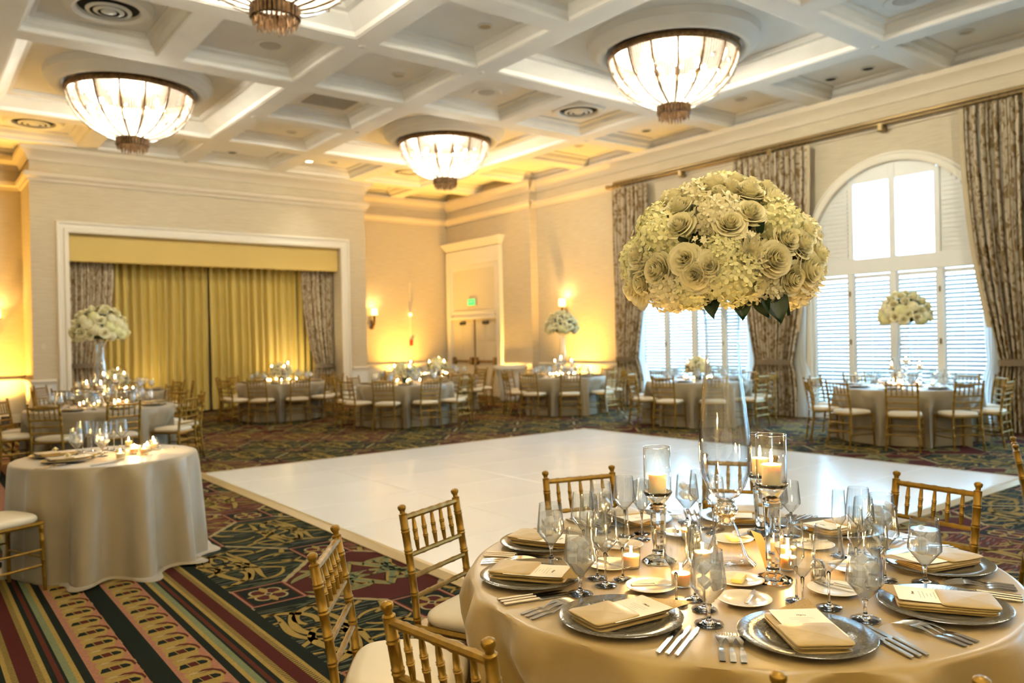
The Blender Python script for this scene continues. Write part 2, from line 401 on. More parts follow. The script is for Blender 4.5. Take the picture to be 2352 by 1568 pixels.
    while y < 7.2:
        for x0, fl in ((.702, 1), (1.010, 1)):
            def q(pts, c, dz): poly([(x0+px, y+py) for px, py in pts], c, z+dz)
            q([(.030,.105),(.10,.11),(.15,.10),(.176,.06),(.182,0),(.172,-.045),(.16,-.09),(.10,-.098),(.046,-.0975),(.026,-.06),(.022,-.02),(.034,.03),(.024,.06)], 'gold', .0004)
            q([(.04,.085),(.06,.10),(.12,.10),(.12,.085)], 'cream', .0005)
            q([(.085,.092),(.12,.112),(.16,.10),(.190,.055),(.196,.0),(.184,-.022),(.178,.03),(.158,.07),(.125,.088)], 'rust', .0006)
            for g in range(4): q([(.06+.02*g,.070+.012*(g % 2)),(.15,.066+.008*g),(.15,.070+.008*g)], 'rust', .00065)
            q([(.028,-.034),(.044,.020),(.072,.026),(.080,-.030)], 'green', .0008)
            q([(.084,-.030),(.077,.026),(.118,.030),(.125,-.026)], 'burg', .0008)
            q([(.129,-.026),(.123,.030),(.152,.028),(.170,.002),(.163,-.022)], 'green', .0008)
        y += .2075
    me = mb.mesh('carpet_pattern', [CP[n] for n in names], 0)
    return tag(obj('carpet_pattern', me, floor), 'scrolling gold leaves, quatrefoil squares and striped border woven in carpet', kind='stuff')
build_carpet()

# ---------------------------------------------------------------- dance floor
DX0, DX1, DY0, DY1 = 2.88, 9.16, 3.26, 9.84
df = empty('dance_floor', ((DX0+DX1)/2, (DY0+DY1)/2, 0), 0, 'glossy white portable dance floor laid over the carpet', 'dance floor')
pw, ph = (DX1-DX0)/5, (DY1-DY0)/7
mb = MB(); mb.bev(-pw/2+.0022, pw/2-.0022, -ph/2+.0022, ph/2-.0022, .004, .03, .0015); pm = mb.mesh('panel', M['dance'], 0)
for i in range(5):
    for j in range(7):
        obj('panel', pm, df, (-(DX1-DX0)/2+pw*(i+.5), -(DY1-DY0)/2+ph*(j+.5), 0))
mb = MB(); mb.box(-(DX1-DX0)/2, (DX1-DX0)/2, -(DY1-DY0)/2, (DY1-DY0)/2, .0035, .026); obj('base_layer', mb.mesh('base_layer', M['seam'], 0), df)
for ax, s in (('x',-1),('x',1),('y',-1),('y',1)):
    mb = MB(); hx, hy = (DX1-DX0)/2, (DY1-DY0)/2; w = .10
    if ax == 'x': P = [(s*hx, -hy-w), (s*hx, hy+w), (s*(hx+w), hy+w), (s*(hx+w), -hy-w)]
    else: P = [(-hx, s*hy), (hx, s*hy), (hx, s*(hy+w)), (-hx, s*(hy+w))]
    vv = [(*P[0], .004), (*P[1], .004), (*P[2], .004), (*P[3], .004), (*P[0], .031), (*P[1], .031), (*P[2], .008), (*P[3], .008)]
    mid = [(P[3][k]*.35+P[0][k]*.65) for k in (0, 1)], [(P[2][k]*.35+P[1][k]*.65) for k in (0, 1)]
    vv += [(*mid[0], .031), (*mid[1], .031)]
    mb.add(vv, [(0,1,2,3), (4,8,9,5), (8,7,6,9), (0,4,5,1), (3,2,6,7), (0,3,7,8,4), (1,5,9,6,2)])
    obj('edge_strip', mb.mesh('edge_strip', M['edge'], 0), df)

# ---------------------------------------------------------------- walls
def wall(name, mb, m='wall'): return tag(obj(name, mb.mesh(name, M[m], 0)), kind='structure')
ZT = 6.2
mb = MB(); ys = sorted(WINC, reverse=True); HW, AZ, AR = 1.55, 2.95, 1.52
edge = [16.0]
for wy in ys: edge += [wy+HW, wy-HW]
edge.append(YF)
for k in range(0, len(edge), 2): mb.box(XW, XW+.25, edge[k+1], edge[k], 0, ZT)
for wy in ys:
    mb.box(XW, XW+.25, wy-HW, wy+HW, 4.55, ZT)
    n = 24
    for k in range(n):
        a0, a1 = PI*k/n, PI*(k+1)/n
        y0, y1 = wy+AR*math.cos(a1), wy+AR*math.cos(a0); z0, z1 = AZ+AR*math.sin(a1), AZ+AR*math.sin(a0)
        mb.add([(XW,y0,z0),(XW,y1,z1),(XW,y1,4.55),(XW,y0,4.55),(XW+.25,y0,z0),(XW+.25,y1,z1),(XW+.25,y1,4.55),(XW+.25,y0,4.55)], [(0,1,2,3),(7,6,5,4),(0,4,5,1)])
    for s in (-1, 1): mb.box(XW, XW+.25, min(wy+s*AR, wy+s*HW), max(wy+s*AR, wy+s*HW), 2.3, 4.55)
mb.box(XD, XW+.25, 16.0, YB+.25, 0, ZT)
wall('wall_right', mb)
mb = MB(); mb.box(XL-.25, STX0, YB, YB+.25, 0, ZT); mb.box(STX1, XW+.25, YB, YB+.25, 0, ZT)
OX0, OX1, OZ = 2.80, 8.92, 3.98
mb.box(STX0, OX0, YS, YB+.25, 0, ZT); mb.box(OX1, STX1, YS, YB+.25, 0, ZT); mb.box(OX0, OX1, YS, YB+.25, OZ, ZT); mb.box(OX0, OX1, 19.75, 20.25, 0, OZ)
wall('wall_back', mb)
mb = MB(); mb.box(XL-.25, XL, YF, YB+.25, 0, ZT); wall('wall_left', mb)
mb = MB(); mb.box(XL-.25, XW+.25, YF-.25, YF, 0, ZT); wall('wall_front', mb)
mb = MB(); mb.box(XW+.26, XW+25, -20, 30, -.4, -.2); tag(obj('ground', mb.mesh('ground', M['stone'], 0)), 'pale stone terrace outside the windows', kind='structure')

# moulding runs: a profile of (out, z) swept along straight wall pieces with mitred ends left plain
def run(mb, p0, p1, out, prof, m=0, e0=0, e1=0):
    (x0, y0), (x1, y1) = p0, p1; d = Vector((x1-x0, y1-y0)); d.normalize()
    vv = []; n = len(prof)
    for (px, py, e) in ((x0, y0, -e0), (x1, y1, e1)):
        for o, z in prof: vv.append((px+out[0]*o+d.x*e*o, py+out[1]*o+d.y*e*o, z))
    ff = [(i, (i+1) % n, n+(i+1) % n, n+i) for i in range(n)] + [tuple(range(n-1,-1,-1)), tuple(range(n, 2*n))]
    mb.add(vv, ff, m)
CROWN = [(0,5.42),(.03,5.42),(.04,5.47),(.10,5.56),(.16,5.62),(.17,5.70),(0,5.70)]
BAND = [(0,5.0),(.04,5.0),(.05,5.05),(.10,5.10),(.11,5.17),(.06,5.20),(0,5.20)]
RAIL = [(0,.84),(.02,.84),(.03,.88),(.055,.90),(.055,.93),(.03,.95),(0,.95)]
SKIRT = [(0,0),(.03,0),(.03,.14),(.018,.17),(.006,.19),(0,.19)]
segs = [((XL,YB),(STX0,YB),(0,-1),0,0), ((STX0,YB),(STX0,YS),(-1,0),0,1), ((STX0,YS),(STX1,YS),(0,-1),1,1), ((STX1,YS),(STX1,YB),(1,0),1,0), ((STX1,YB),(XD,YB),(0,-1),0,0), ((XD,YB),(XD,16),(-1,0),0,1), ((XW,16),(XW,YF),(-1,0),0,0), ((XL,YF),(XL,YB),(1,0),0,0)]
tn = 0
def trim(mb, label=None, m='paint'):
    global tn
    tn += 1; return tag(obj('trim_%d' % tn, mb.mesh('trim', M[m], 25)), label, kind='structure')
for prof, nm in ((CROWN, 'crown moulding under the coffered ceiling'), (BAND, 'frieze moulding below the crown')):
    mb = MB()
    for p0, p1, o, e0, e1 in segs: run(mb, p0, p1, o, prof, 0, e0, e1)
    if prof is CROWN: run(mb, (XD,16), (XW,16), (0,-1), prof)
    else: run(mb, (XD,16), (XW,16), (0,-1), prof)
    trim(mb, nm, 'crown')
rails = [s for s in segs if s[1] != (STX1,YS) and s[0] != (XW,16)]
mb = MB()
for p0, p1, o, e0, e1 in rails + [((STX0,YS),(OX0-.27,YS),(0,-1),1,0), ((OX1+.27,YS),(STX1,YS),(0,-1),0,1), ((XW,16),(XW,12.5),(-1,0),0,0)]:
    if p0 == (XD,YB): 
        run(mb, (XD,17.16), (XD,16), o, RAIL, 0, 0, 1); continue
    run(mb, p0, p1, o, RAIL, 0, e0, e1)
trim(mb, 'chair rail moulding along the walls')
mb = MB()
for p0, p1, o, e0, e1 in segs:
    if p0 == (STX0,YS):
        run(mb, (STX0,YS), (OX0-.27,YS), o, SKIRT, 0, 1, 0); run(mb, (OX1+.27,YS), (STX1,YS), o, SKIRT, 0, 0, 1); continue
    if p0 == (XD,YB): run(mb, (XD,17.16), (XD,16), o, SKIRT, 0, 0, 1); continue
    if p0 == (XW,16): run(mb, (XW,16), (XW,12.5), o, SKIRT); continue
    run(mb, p0, p1, o, SKIRT, 0, e0, e1)
tag(obj('baseboard_back', mb.mesh('baseboard', M['white'], 25)), kind='structure')
# painted dado under the chair rail
mb = MB()
for p0, p1, o, e0, e1 in rails + [((STX0,YS),(OX0-.27,YS),(0,-1),1,0), ((OX1+.27,YS),(STX1,YS),(0,-1),0,1), ((XW,16),(XW,12.5),(-1,0),0,0)]:
    if p0 == (XD,YB): p0 = (XD,17.16)
    run(mb, p0, p1, o, [(0,.0),(.008,.0),(.008,.85),(0,.85)], 0, 0, e1)
trim(mb, 'pale painted dado below the chair rail', 'white')
# stage opening frame
mb = MB()
FP = [(0,0),(.05,0),(.07,.03),(.07,.08),(.04,.10),(.04,.17),(.08,.19),(.08,.22),(.02,.24),(0,.25)]  # (out, across)
def frame_run(a, b, dirv, ac):
    vv = []
    for (x, z, e) in ((*a, 0), (*b, 1)):
        for o, w in FP: vv.append((x+ac[0]*w+(dirv[0]*w*(1 if e else -1)), YS-o, z+ac[1]*w+(dirv[1]*w*(1 if e else -1))))
    n = len(FP); mb.add(vv, [(i, (i+1) % n, n+(i+1) % n, n+i) for i in range(n)])
frame_run((OX0, 0), (OX0, OZ), (0, 1), (-1, 0)); frame_run((OX1, 0), (OX1, OZ), (0, 1), (1, 0)); frame_run((OX0, OZ), (OX1, OZ), (1, 0), (0, 1))
trim(mb, 'cream moulded frame around the curtained stage opening')

# ---------------------------------------------------------------- ceiling with coffers
mb = MB(); mb.box(XL-.25, XW+.25, YF-.25, YB+.25, BZ, BZ+.15)
ceil = tag(obj('ceiling', mb.mesh('ceiling', M['ceil'], 0)), 'cream coffered ceiling', kind='structure')
BXS = [1.10, 5.15, 7.17, 11.30]; W2 = .17
YG = [18.4, 16.25, 12.1, 9.92, 5.78, 3.6, -.55, -2.7, -6.85]      # full-width cross beams
MIDS = [14.15, 7.85, 1.5, -4.8]                                   # extra cross beams in the narrow bays
def beam(x0, x1, y0, y1):
    mb = MB(); mb.box(x0, x1, y0, y1, CZ, BZ-.002)
    obj('beam', mb.mesh('beam', M['ceil'], 0), ceil)
for bx in BXS: beam(bx-W2, bx+W2, YF, YB)
bays = [(XL, BXS[0]-W2, 'n'), (BXS[0]+W2, BXS[1]-W2, 'w'), (BXS[1]+W2, BXS[2]-W2, 'n'), (BXS[2]+W2, BXS[3]-W2, 'w'), (BXS[3]+W2, XW, 'n')]
cells = []
for x0, x1, k in bays:
    lines = sorted(YG + (MIDS if k == 'n' else []) + [YB-.02], reverse=True)
    for y in lines[1:] if lines[0] > 19 else lines: beam(x0, x1, y-W2, y+W2)
    for ya, yb in zip(lines[:-1], lines[1:]):
        a, b = yb+W2, ya-(W2 if ya < 19 else 0)
        if k == 'w' and b-a < 3:
            xm = (x0+x1)/2; beam(xm-W2, xm+W2, a, b)
            cells += [(x0, xm-W2, a, b, 0), (xm+W2, x1, a, b, 0)]
        else: cells.append((x0, x1, a, b, 1 if k == 'w' else 0))
def moulding(x0, x1, y0, y1, zs, m):
    # stepped moulding ring inside a coffer: list of (inset, z) from the beam underside inwards
    mb = MB(); n = len(zs)
    for i, z in zs: mb.v += [(x0+i, y0+i, z), (x1-i, y0+i, z), (x1-i, y1-i, z), (x0+i, y1-i, z)]
    for k in range(n-1):
        for c in range(4): d = (c+1) % 4; mb.f.append((4*k+c, 4*k+d, 4*k+4+d, 4*k+4+c)); mb.m.append(0)
    mb.f.append(tuple(range(4*n-4, 4*n))); mb.m.append(0)
    return mb.mesh('coffer_moulding', m, 25)
for x0, x1, y0, y1, big in cells:
    if big: zs = [(0,CZ+.005),(.03,CZ+.01),(.04,CZ+.07),(.14,CZ+.12),(.22,CZ+.20),(.23,CZ+.23),(.30,CZ+.25),(.32,BZ-.004)]
    else: zs = [(0,CZ+.005),(.02,CZ+.01),(.03,CZ+.06),(.09,CZ+.10),(.12,CZ+.17),(.18,CZ+.19),(.19,RZ)]
    obj('coffer_moulding', moulding(x0, x1, y0, y1, zs, M['ceil']), ceil)

# ---------------------------------------------------------------- windows
def make_window():
    w = empty('window_1', (XW+.06, 0, 0), 0, None, None, None, 'structure')
    def part(name, mb, m='white', sm=0, p=None, loc=(0,0,0)): return obj(name, mb.mesh(name, M[m], sm), p or w, loc)
    # casing on the room face
    mb = MB(); n = 40; prof = [(1.50,.02),(1.50,-.085),(1.53,-.10),(1.60,-.10),(1.63,-.075),(1.66,-.07),(1.66,-.055)]
    rows = [(0, s, z) for s, z in ((1, 0.0), (1, 1.5))]
    path = [(1, 0, 0, 0.0), (1, 0, 0, AZ)]
    pts = []
    for k in range(n+1):
        a = PI*k/n; pts.append((math.cos(a), math.sin(a)))
    vv = []; cols = []
    seq = [((1, 0), 0.0)] + [(p, AZ) for p in pts] + [((-1, 0), 0.0)]
    for (cx, sy), zb in seq:
        vv += [(o, r*cx, zb + r*sy) for r, o in prof]
    m_ = len(prof); mb.add(vv, [(k*m_+i, (k+1)*m_+i, (k+1)*m_+i+1, k*m_+i+1) for k in range(len(seq)-1) for i in range(m_-1)])
    part('arch_casing', mb, 'paint', 30)
    for y in (-1.5, -.765, 0, .765, 1.5):
        hw = .055; a = min(abs(y), 1.45)
        mb = MB(); mb.bev(-.03, .07, y-hw, y+hw, 0, 2.72, .008); part('stile', mb)
    mb = MB(); mb.bev(-.04, .08, -1.5, 1.5, 2.58, 2.85, .012); part('transom', mb)
    mb = MB(); mb.bev(-.02, .08, -1.45, 1.45, 0.0, .13, .01); part('bottom_rail', mb)
    for y in (-.735, 0, .735):
        top = AZ + math.sqrt(1.5**2 - y*y); hw = .05 if y else .058
        mb = MB(); mb.bev(-.03, .06, y-hw, y+hw, 2.85, top-.01, .008); part('mullion', mb)
    # head rail filling between panes and arch
    mb = MB(); k = 24
    for i in range(k):
        y0, y1 = -.70+1.4*i/k, -.70+1.4*(i+1)/k
        t0, t1 = AZ+math.sqrt(2.25-y0*y0), AZ+math.sqrt(2.25-y1*y1)
        mb.add([(-.02,y0,4.17),(-.02,y1,4.17),(-.02,y1,t1),(-.02,y0,t0),(.05,y0,4.17),(.05,y1,4.17),(.05,y1,t1),(.05,y0,t0)], [(3,2,1,0),(4,5,6,7),(0,1,5,4),(2,3,7,6)])
    part('head_rail', mb)
    for s in (-1, 1):
        mb = MB(); k = 14
        for i in range(k):
            y0, y1 = s*(.78+.71*i/k), s*(.78+.71*(i+1)/k)
            t0, t1 = AZ+math.sqrt(max(0, 2.25-y0*y0)), AZ+math.sqrt(max(0, 2.25-y1*y1))
            mb.add([(0,y0,2.84),(0,y1,2.84),(0,y1,t1),(0,y0,t0),(.04,y0,2.84),(.04,y1,2.84),(.04,y1,t1),(.04,y0,t0)], [(0,1,2,3),(7,6,5,4)])
        ap = part('arch_panel', mb, 'white')
        z = 2.92
        while z < 4.1:
            ym = math.sqrt(max(.62, 2.25-(z-AZ)**2))-.06
            if ym > .86:
                mb = MB(); mb.box(-.012, .002, min(s*.80, s*ym), max(s*.80, s*ym), z, z+.045); part('slat', mb, 'white', 0, ap)
            z += .075
        mb = MB(); y0, y1 = sorted((s*.05, s*.69)); mb.box(.02, .026, y0, y1, 2.85, 4.18); part('pane', mb, 'pane')
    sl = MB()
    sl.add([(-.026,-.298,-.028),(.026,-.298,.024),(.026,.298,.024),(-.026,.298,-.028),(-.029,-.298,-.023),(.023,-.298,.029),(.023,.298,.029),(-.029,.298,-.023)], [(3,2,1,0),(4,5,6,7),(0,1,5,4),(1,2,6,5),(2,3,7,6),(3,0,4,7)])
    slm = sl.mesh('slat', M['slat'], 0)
    fr = MB(); hw = .33
    for s in (-1, 1): fr.bev(-.018, .018, s*hw-(.035 if s > 0 else 0), s*hw+(0 if s > 0 else .035), .14, 2.57, .004)
    for z0, z1 in ((.14,.21),(2.50,2.57)): fr.bev(-.018, .018, -hw+.03, hw-.03, z0, z1, .004)
    frm = fr.mesh('shutter', M['white'], 0)
    rod = MB(); rod.box(-.045, -.038, -.004, .004, .24, 2.46); rodm = rod.mesh('tilt_rod', M['white'], 0)
    hg = MB(); hg.bev(-.05, -.03, -.012, .012, 0, .09, .003); hgm = hg.mesh('hinge', M['brass'], 0)
    for yc in (-1.135, -.385, .385, 1.135):
        sh = obj('shutter', frm, w, (.02, yc, 0))
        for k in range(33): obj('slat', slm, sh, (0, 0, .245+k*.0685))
        obj('tilt_rod', rodm, sh)
        mb = MB(); mb.box(.085, .091, yc-.33, yc+.33, .13, 2.58); part('pane', mb, 'pane')
    for y in (-.765, .765):
        for z in (.5, 1.35, 2.2): obj('hinge', hgm, w, (0, y, z))
    return w
M['pane'] = thin_glass('window_glass', (.97,.99,1), 1.45, .0, .05)
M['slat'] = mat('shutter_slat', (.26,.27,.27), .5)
win = make_window(); tree(win)
for i, wy in enumerate(WINC):
    o = win if i == 0 else dup(win, (XW+.06, wy, 0)); o.location = (XW+.06, wy, 0); o.name = 'window_%d' % (i+1)
    o['label'] = ['arched shuttered window behind the tall centrepiece', 'arched shuttered window behind the right-hand table', 'arched shuttered window beyond the right edge', 'arched shuttered window at the near end of the room'][i]

# ---------------------------------------------------------------- door with tall surround
d = empty('door_1', (XD, 0, 0), 0, 'cream double door with tall panelled surround', None, None, 'structure')
def dpart(n, m, boxes, p=None, b=.006):
    mb = MB()
    for q in boxes: mb.bev(*q, b)
    return obj(n, mb.mesh(n, M[m], 0), p or d)
Y0, Y1 = 17.22, 19.88   # outer casing
dpart('casing', 'paint', [(-.12,.0,Y0,Y0+.20,0,3.715)]); dpart('casing', 'paint', [(-.12,.0,Y1-.20,Y1,0,3.715)])
dpart('frieze', 'paint', [(-.12,0,Y0,Y1,3.72,4.20)])
dpart('cornice', 'paint', [(-.12-.03*k, 0, Y0-.03*k, min(Y1+.03*k, YB-.005), 4.17+.05*k, 4.222+.05*k) for k in range(5)])
dpart('overdoor_panel', 'door', [(-.05,0,Y0+.20,Y1-.20,2.30,3.72)])
op = dpart('overdoor_moulding', 'paint', [(-.085,-.045,Y0+.20,Y0+.30,2.30,3.72),(-.085,-.045,Y1-.30,Y1-.20,2.30,3.72),(-.085,-.045,Y0+.30,Y1-.30,3.60,3.72),(-.085,-.045,Y0+.30,Y1-.30,2.24,2.42)])
dpart('lintel', 'paint', [(-.13,0,Y0+.2,Y1-.2,2.16,2.26)])
ym = (Y0+Y1)/2
for y0, y1 in ((Y0+.20, ym-.004), (ym+.004, Y1-.20)):
    lf = dpart('door_leaf', 'door', [(-.035,0,y0,y1,.01,2.16)])
    for z0, z1 in ((.15,.80),(.95,1.45),(1.55,2.05)):
        for a, b in ((y0+.12, (y0+y1)/2-.05), ((y0+y1)/2+.05, y1-.12)):
            dpart('raised_panel', 'door', [(-.048,-.034,a,b,z0,z1)], lf, .012)
    dpart('panic_bar', 'hinge', [(-.11,-.07,y0+.08,y1-.08,.95,1.0)], lf)
    dpart('bar_case', 'hinge', [(-.12,-.034,y0+.06,y0+.18,.88,1.08)], lf); dpart('bar_case', 'hinge', [(-.12,-.034,y1-.18,y1-.06,.88,1.08)], lf)
    dpart('door_closer', 'black', [(-.10,-.034,(y0+y1)/2-.12,(y0+y1)/2+.12,2.02,2.10)], lf)
dpart('centre_post', 'hinge', [(-.06,-.034,ym-.03,ym+.03,.01,2.16)])
dpart('threshold', 'steel', [(-.14,0,Y0+.2,Y1-.2,0,.015)], b=.003)
# ---------------------------------------------------------------- text helper
def text_mesh(s, size, m, shear=0.0, extrude=.0002):
    c = bpy.data.curves.new('text', 'FONT'); c.body = s; c.size = size; c.align_x = 'CENTER'; c.align_y = 'CENTER'; c.shear = shear; c.extrude = extrude; c.resolution_u = 2
    o = bpy.data.objects.new('text', c); col.objects.link(o); dg = bpy.context.evaluated_depsgraph_get()
    me = bpy.data.meshes.new_from_object(o.evaluated_get(dg)); bpy.data.objects.remove(o); me.materials.clear(); me.materials.append(m); return me

# ---------------------------------------------------------------- chandeliers
def make_chandelier():
    t = empty('chandelier', (0,0,0))
    # local z = 0 is the beam plane of the rim
    mb = MB(); mb.lathe([(.90,.0),(.97,.0),(.985,-.02),(.985,-.075),(.96,-.10),(.945,-.10),(.93,-.05)], 64); obj('rim', mb.mesh('rim', M['bronze']), t)
    BP = [(.95,-.06),(.93,-.16),(.885,-.30),(.81,-.43),(.70,-.55),(.56,-.655),(.39,-.735),(.235,-.78)]
    def bowl(s):   # s 0..1 from rim to collar
        q = min(max(s, 0), 1)*(len(BP)-1); k = min(int(q), len(BP)-2); q -= k
        return (BP[k][0]+(BP[k+1][0]-BP[k][0])*q, BP[k][1]+(BP[k+1][1]-BP[k][1])*q)
    NS = 16
    rb = MB(); pts = []
    for k in range(15):
        r, z = bowl(k/14); pts.append((r+.012, 0, z))
    rb.tube(pts, .017, 6); rbm = rb.mesh('rib', M['bronze'])
    pm = MB(); nst = 7
    for j in range(nst):
        a = (j+1.35)/(nst+1.7)*2*PI/NS
        k = 0; s = .0
        while s < 1:
            r, z = bowl(s); r += .012*math.sin(PI*(j+.5)/nst)
            br = .0135 - .0045*s
            if r*2*PI/NS/(nst+.8) < br*1.1: br = max(.006, r*2*PI/NS/(nst+.8)*.9)
            x, y = r*math.cos(a), r*math.sin(a)
            pm.add([(x+br,y,z),(x,y+br,z),(x-br,y,z),(x,y-br,z),(x,y,z+br*1.1),(x,y,z-br*1.1)], [(0,1,4),(1,2,4),(2,3,4),(3,0,4),(1,0,5),(2,1,5),(3,2,5),(0,3,5)])
            r2, z2 = bowl(s+.01); ds = math.hypot(r2-r, z2-z)/.01 or 1
            s += br*2.02/max(ds, .4)
    pmm = pm.mesh('bead_panel', M['crystalbead'], 0)
    bd = MB(); bd.lathe([(.001,.034),(.02,.026),(.028,0),(.02,-.026),(.001,-.034)], 8); bdm = bd.mesh('crystal_drop', M['crystal'], 0)
    for k in range(NS):
        obj('rib', rbm, t, (0,0,0), (0,0,2*PI*k/NS)); tag(obj('bead_panel', pmm, t, (0,0,0), (0,0,2*PI*k/NS)), 'strands of clear crystal beads', kind='stuff')
        for s, da in ((.28, .5), (.45, .14), (.62, .6)):
            r, z = bowl(s); a = 2*PI*(k+da)/NS; obj('crystal_drop', bdm, t, ((r+.02)*math.cos(a), (r+.02)*math.sin(a), z))
    cl = MB(); n = 32
    for k in range(n):
        a = 2*PI*k/n; r = .232; cl.tube([(r*math.cos(a), r*math.sin(a), -.775), (r*math.cos(a), r*math.sin(a), -.90)], .024, 6)
    cl.lathe([(.20,-.775),(.245,-.775),(.25,-.79),(.20,-.79)], 32); obj('collar', cl.mesh('collar', M['bronze'], 60), t)
    tf = MB()
    rr = random.Random(5)
    for ring, r in enumerate((.225, .17, .11, .05)):
        n = (30, 22, 14, 6)[ring]
        for k in range(n):
            a = 2*PI*k/n + ring*.1; x, y = r*math.cos(a), r*math.sin(a); z = -.89; ln = rr.uniform(.05, .11) + ring*.015
            tf.tube([(x,y,z), (x,y,z-ln*.5), (x,y,z-ln)], [.006,.013,.003], 5)
    obj('tassel_fringe', tf.mesh('tassel_fringe', M['bronze'], 60), t)
    bb = MB(); bb.lathe([(.001,.05),(.028,.04),(.04,0),(.026,-.04),(.012,-.07),(.012,-.10)], 10); bbm = bb.mesh('bulb', M['bulb'])
    for k in range(8):
        a = 2*PI*k/8; obj('bulb', bbm, t, (.45*math.cos(a), .45*math.sin(a), -.22))
    cp = MB(); cp.lathe([(.01,.03),(.90,.03),(.92,.0),(.90,-.01),(.01,-.01)], 48); obj('canopy_plate', cp.mesh('canopy_plate', M['plate']), t)
    mr = MB(); mr.lathe([(.985,.22),(.99,.06),(1.03,.0),(1.09,-.03),(1.15,-.02),(1.19,.03),(1.22,.08),(1.27,.10),(1.28,.22)], 64); obj('plaster_ring', mr.mesh('plaster_ring', M['ceil'], 60), t)
    return t
ch0 = make_chandelier(); tree(ch0)
CHX = [((3.1,7.85), 'crystal bead chandelier cut off by the top edge'), ((3.1,14.15), 'crystal bead basket chandelier at far left of coffered ceiling'), ((9.25,14.15), 'farthest crystal bead basket chandelier, near the stage corner'), ((9.25,7.85), 'large crystal bead chandelier above the tall white centrepiece'), ((3.1,1.5), 'crystal bead chandelier out of view above the near table'), ((9.25,1.5), 'crystal bead chandelier out of view beyond the right edge'), ((3.1,-4.8), 'crystal bead chandelier added unseen behind the camera for front light, left'), ((9.25,-4.8), 'crystal bead chandelier added unseen behind the camera for front light, right')]  # last four unseen; the rear pair added to light the flowers' front
for i, ((x, y), lb) in enumerate(CHX):
    o = ch0 if i == 0 else dup(ch0, (x,y,5.80)); o.location = (x, y, 5.80); tag(o, lb, 'chandelier', 'crystal chandeliers in the coffers')
    light('chandelier_glow', 'POINT', (0,0,-.22), CHAND_W, WARM, o, shadow_soft_size=.30)

# ---------------------------------------------------------------- ceiling fittings
def lathe_obj(name, prof, m, n=24, sm=40): mb = MB(); mb.lathe(prof, n); return mb.mesh(name, m, sm)
ringm = lathe_obj('trim_ring', [(.085,0),(.115,0),(.12,-.012),(.10,-.018),(.085,-.01),(.085,.0)], M['white']); 
wellm = lathe_obj('reflector', [(.088,-.008),(.07,-.002),(.02,-.0015),(.001,-.001)], M['dark_glass']); lampm = lathe_obj('lamp_face', [(.088,-.009),(.06,-.005),(.001,-.004)], M['dlit']); holem = lathe_obj('aperture', [(.088,-.009),(.06,-.005),(.001,-.004)], M['dark'])
DL = [((6.49,8.84),'r','recessed downlight in the coffer between the two nearest chandeliers'), ((6.49,11.25),'r','recessed downlight in the middle coffer beside the square grille'), ((6.43,15.54),'r','dim recessed downlight in the coffer past the square grille'), ((6.90,17.85),'l','small lit downlight in the coffer nearest the stage wall'), ((7.78,17.8),'l','brightest lit downlight near the stage wall'), ((8.32,17.6),'r','pale downlight right of the bright one near the stage'), ((6.0,17.9),'d','black round aperture in ceiling above the stage pelmet'), ((12.39,5.01),'r','warm recessed downlight in the top right coffer'), ((12.72,6.66),'d','right one of two black apertures above the window wall'), ((12.70,7.31),'d','left one of two black apertures above the window wall'), ((12.37,8.91),'r','warm recessed downlight right of the large chandelier'), ((12.55,11.41),'d','single dark aperture under the large chandelier'), ((12.24,13.17),'r','faint downlight by the amber lit corner of ceiling'), ((.15,18.6),'r','faint downlight over the amber lit left alcove')]
for (x, y), k, lb in DL:
    t = empty('ceiling_downlight', (x, y, RZ), 0, lb, 'downlight', 'recessed ceiling downlights')
    obj('trim_ring', ringm, t); obj({'r':'reflector','l':'lamp_face','d':'aperture'}[k], {'r':wellm,'l':lampm,'d':holem}[k], t)
    if k == 'l':
        light('downlight_glow', 'SPOT', (0,0,-.03), 25, WARM, t, spot_size=1.4, spot_blend=.7, shadow_soft_size=.06)
spr = lathe_obj('ceiling_speaker', [(.001,-.012),(.13,-.012),(.15,-.006),(.155,0)], M['speaker'])
for (x, y), lb in (((4.34,11.2),'round ceiling speaker left of the square grille'), ((8.23,11.2),'round ceiling speaker between the grille and large chandelier'), ((10.54,5.0),'round ceiling speaker at the top right edge')):
    t = empty('ceiling_speaker', (x,y,RZ), 0, lb, 'speaker', 'round ceiling speakers')
    obj('grille', spr, t); obj('plaster_ring', lathe_obj('plaster_ring', [(.155,0),(.19,-.012),(.25,-.016),(.27,0)], M['ceil']), t)
sprk = lathe_obj('sprinkler_plate', [(.001,-.014),(.035,-.012),(.05,-.004),(.055,0)], M['speaker'], 12)
SP = [((5.17,9.95),'near the top left chandelier'),((7.16,9.88),'left of the large chandelier'),((5.14,14.13),'right of the far left chandelier'),((7.18,14.08),'left of the farthest chandelier'),((11.25,5.77),'at the top right beam crossing'),((11.46,12.11),'near the amber lit ceiling'),((5.13,18.4),'above the stage wall')]
for (x, y), lb in SP: tag(obj('sprinkler_plate', sprk, None, (x,y,CZ)), 'small round sprinkler plate on ceiling beam '+lb, 'sprinkler', 'sprinkler plates on the beams')
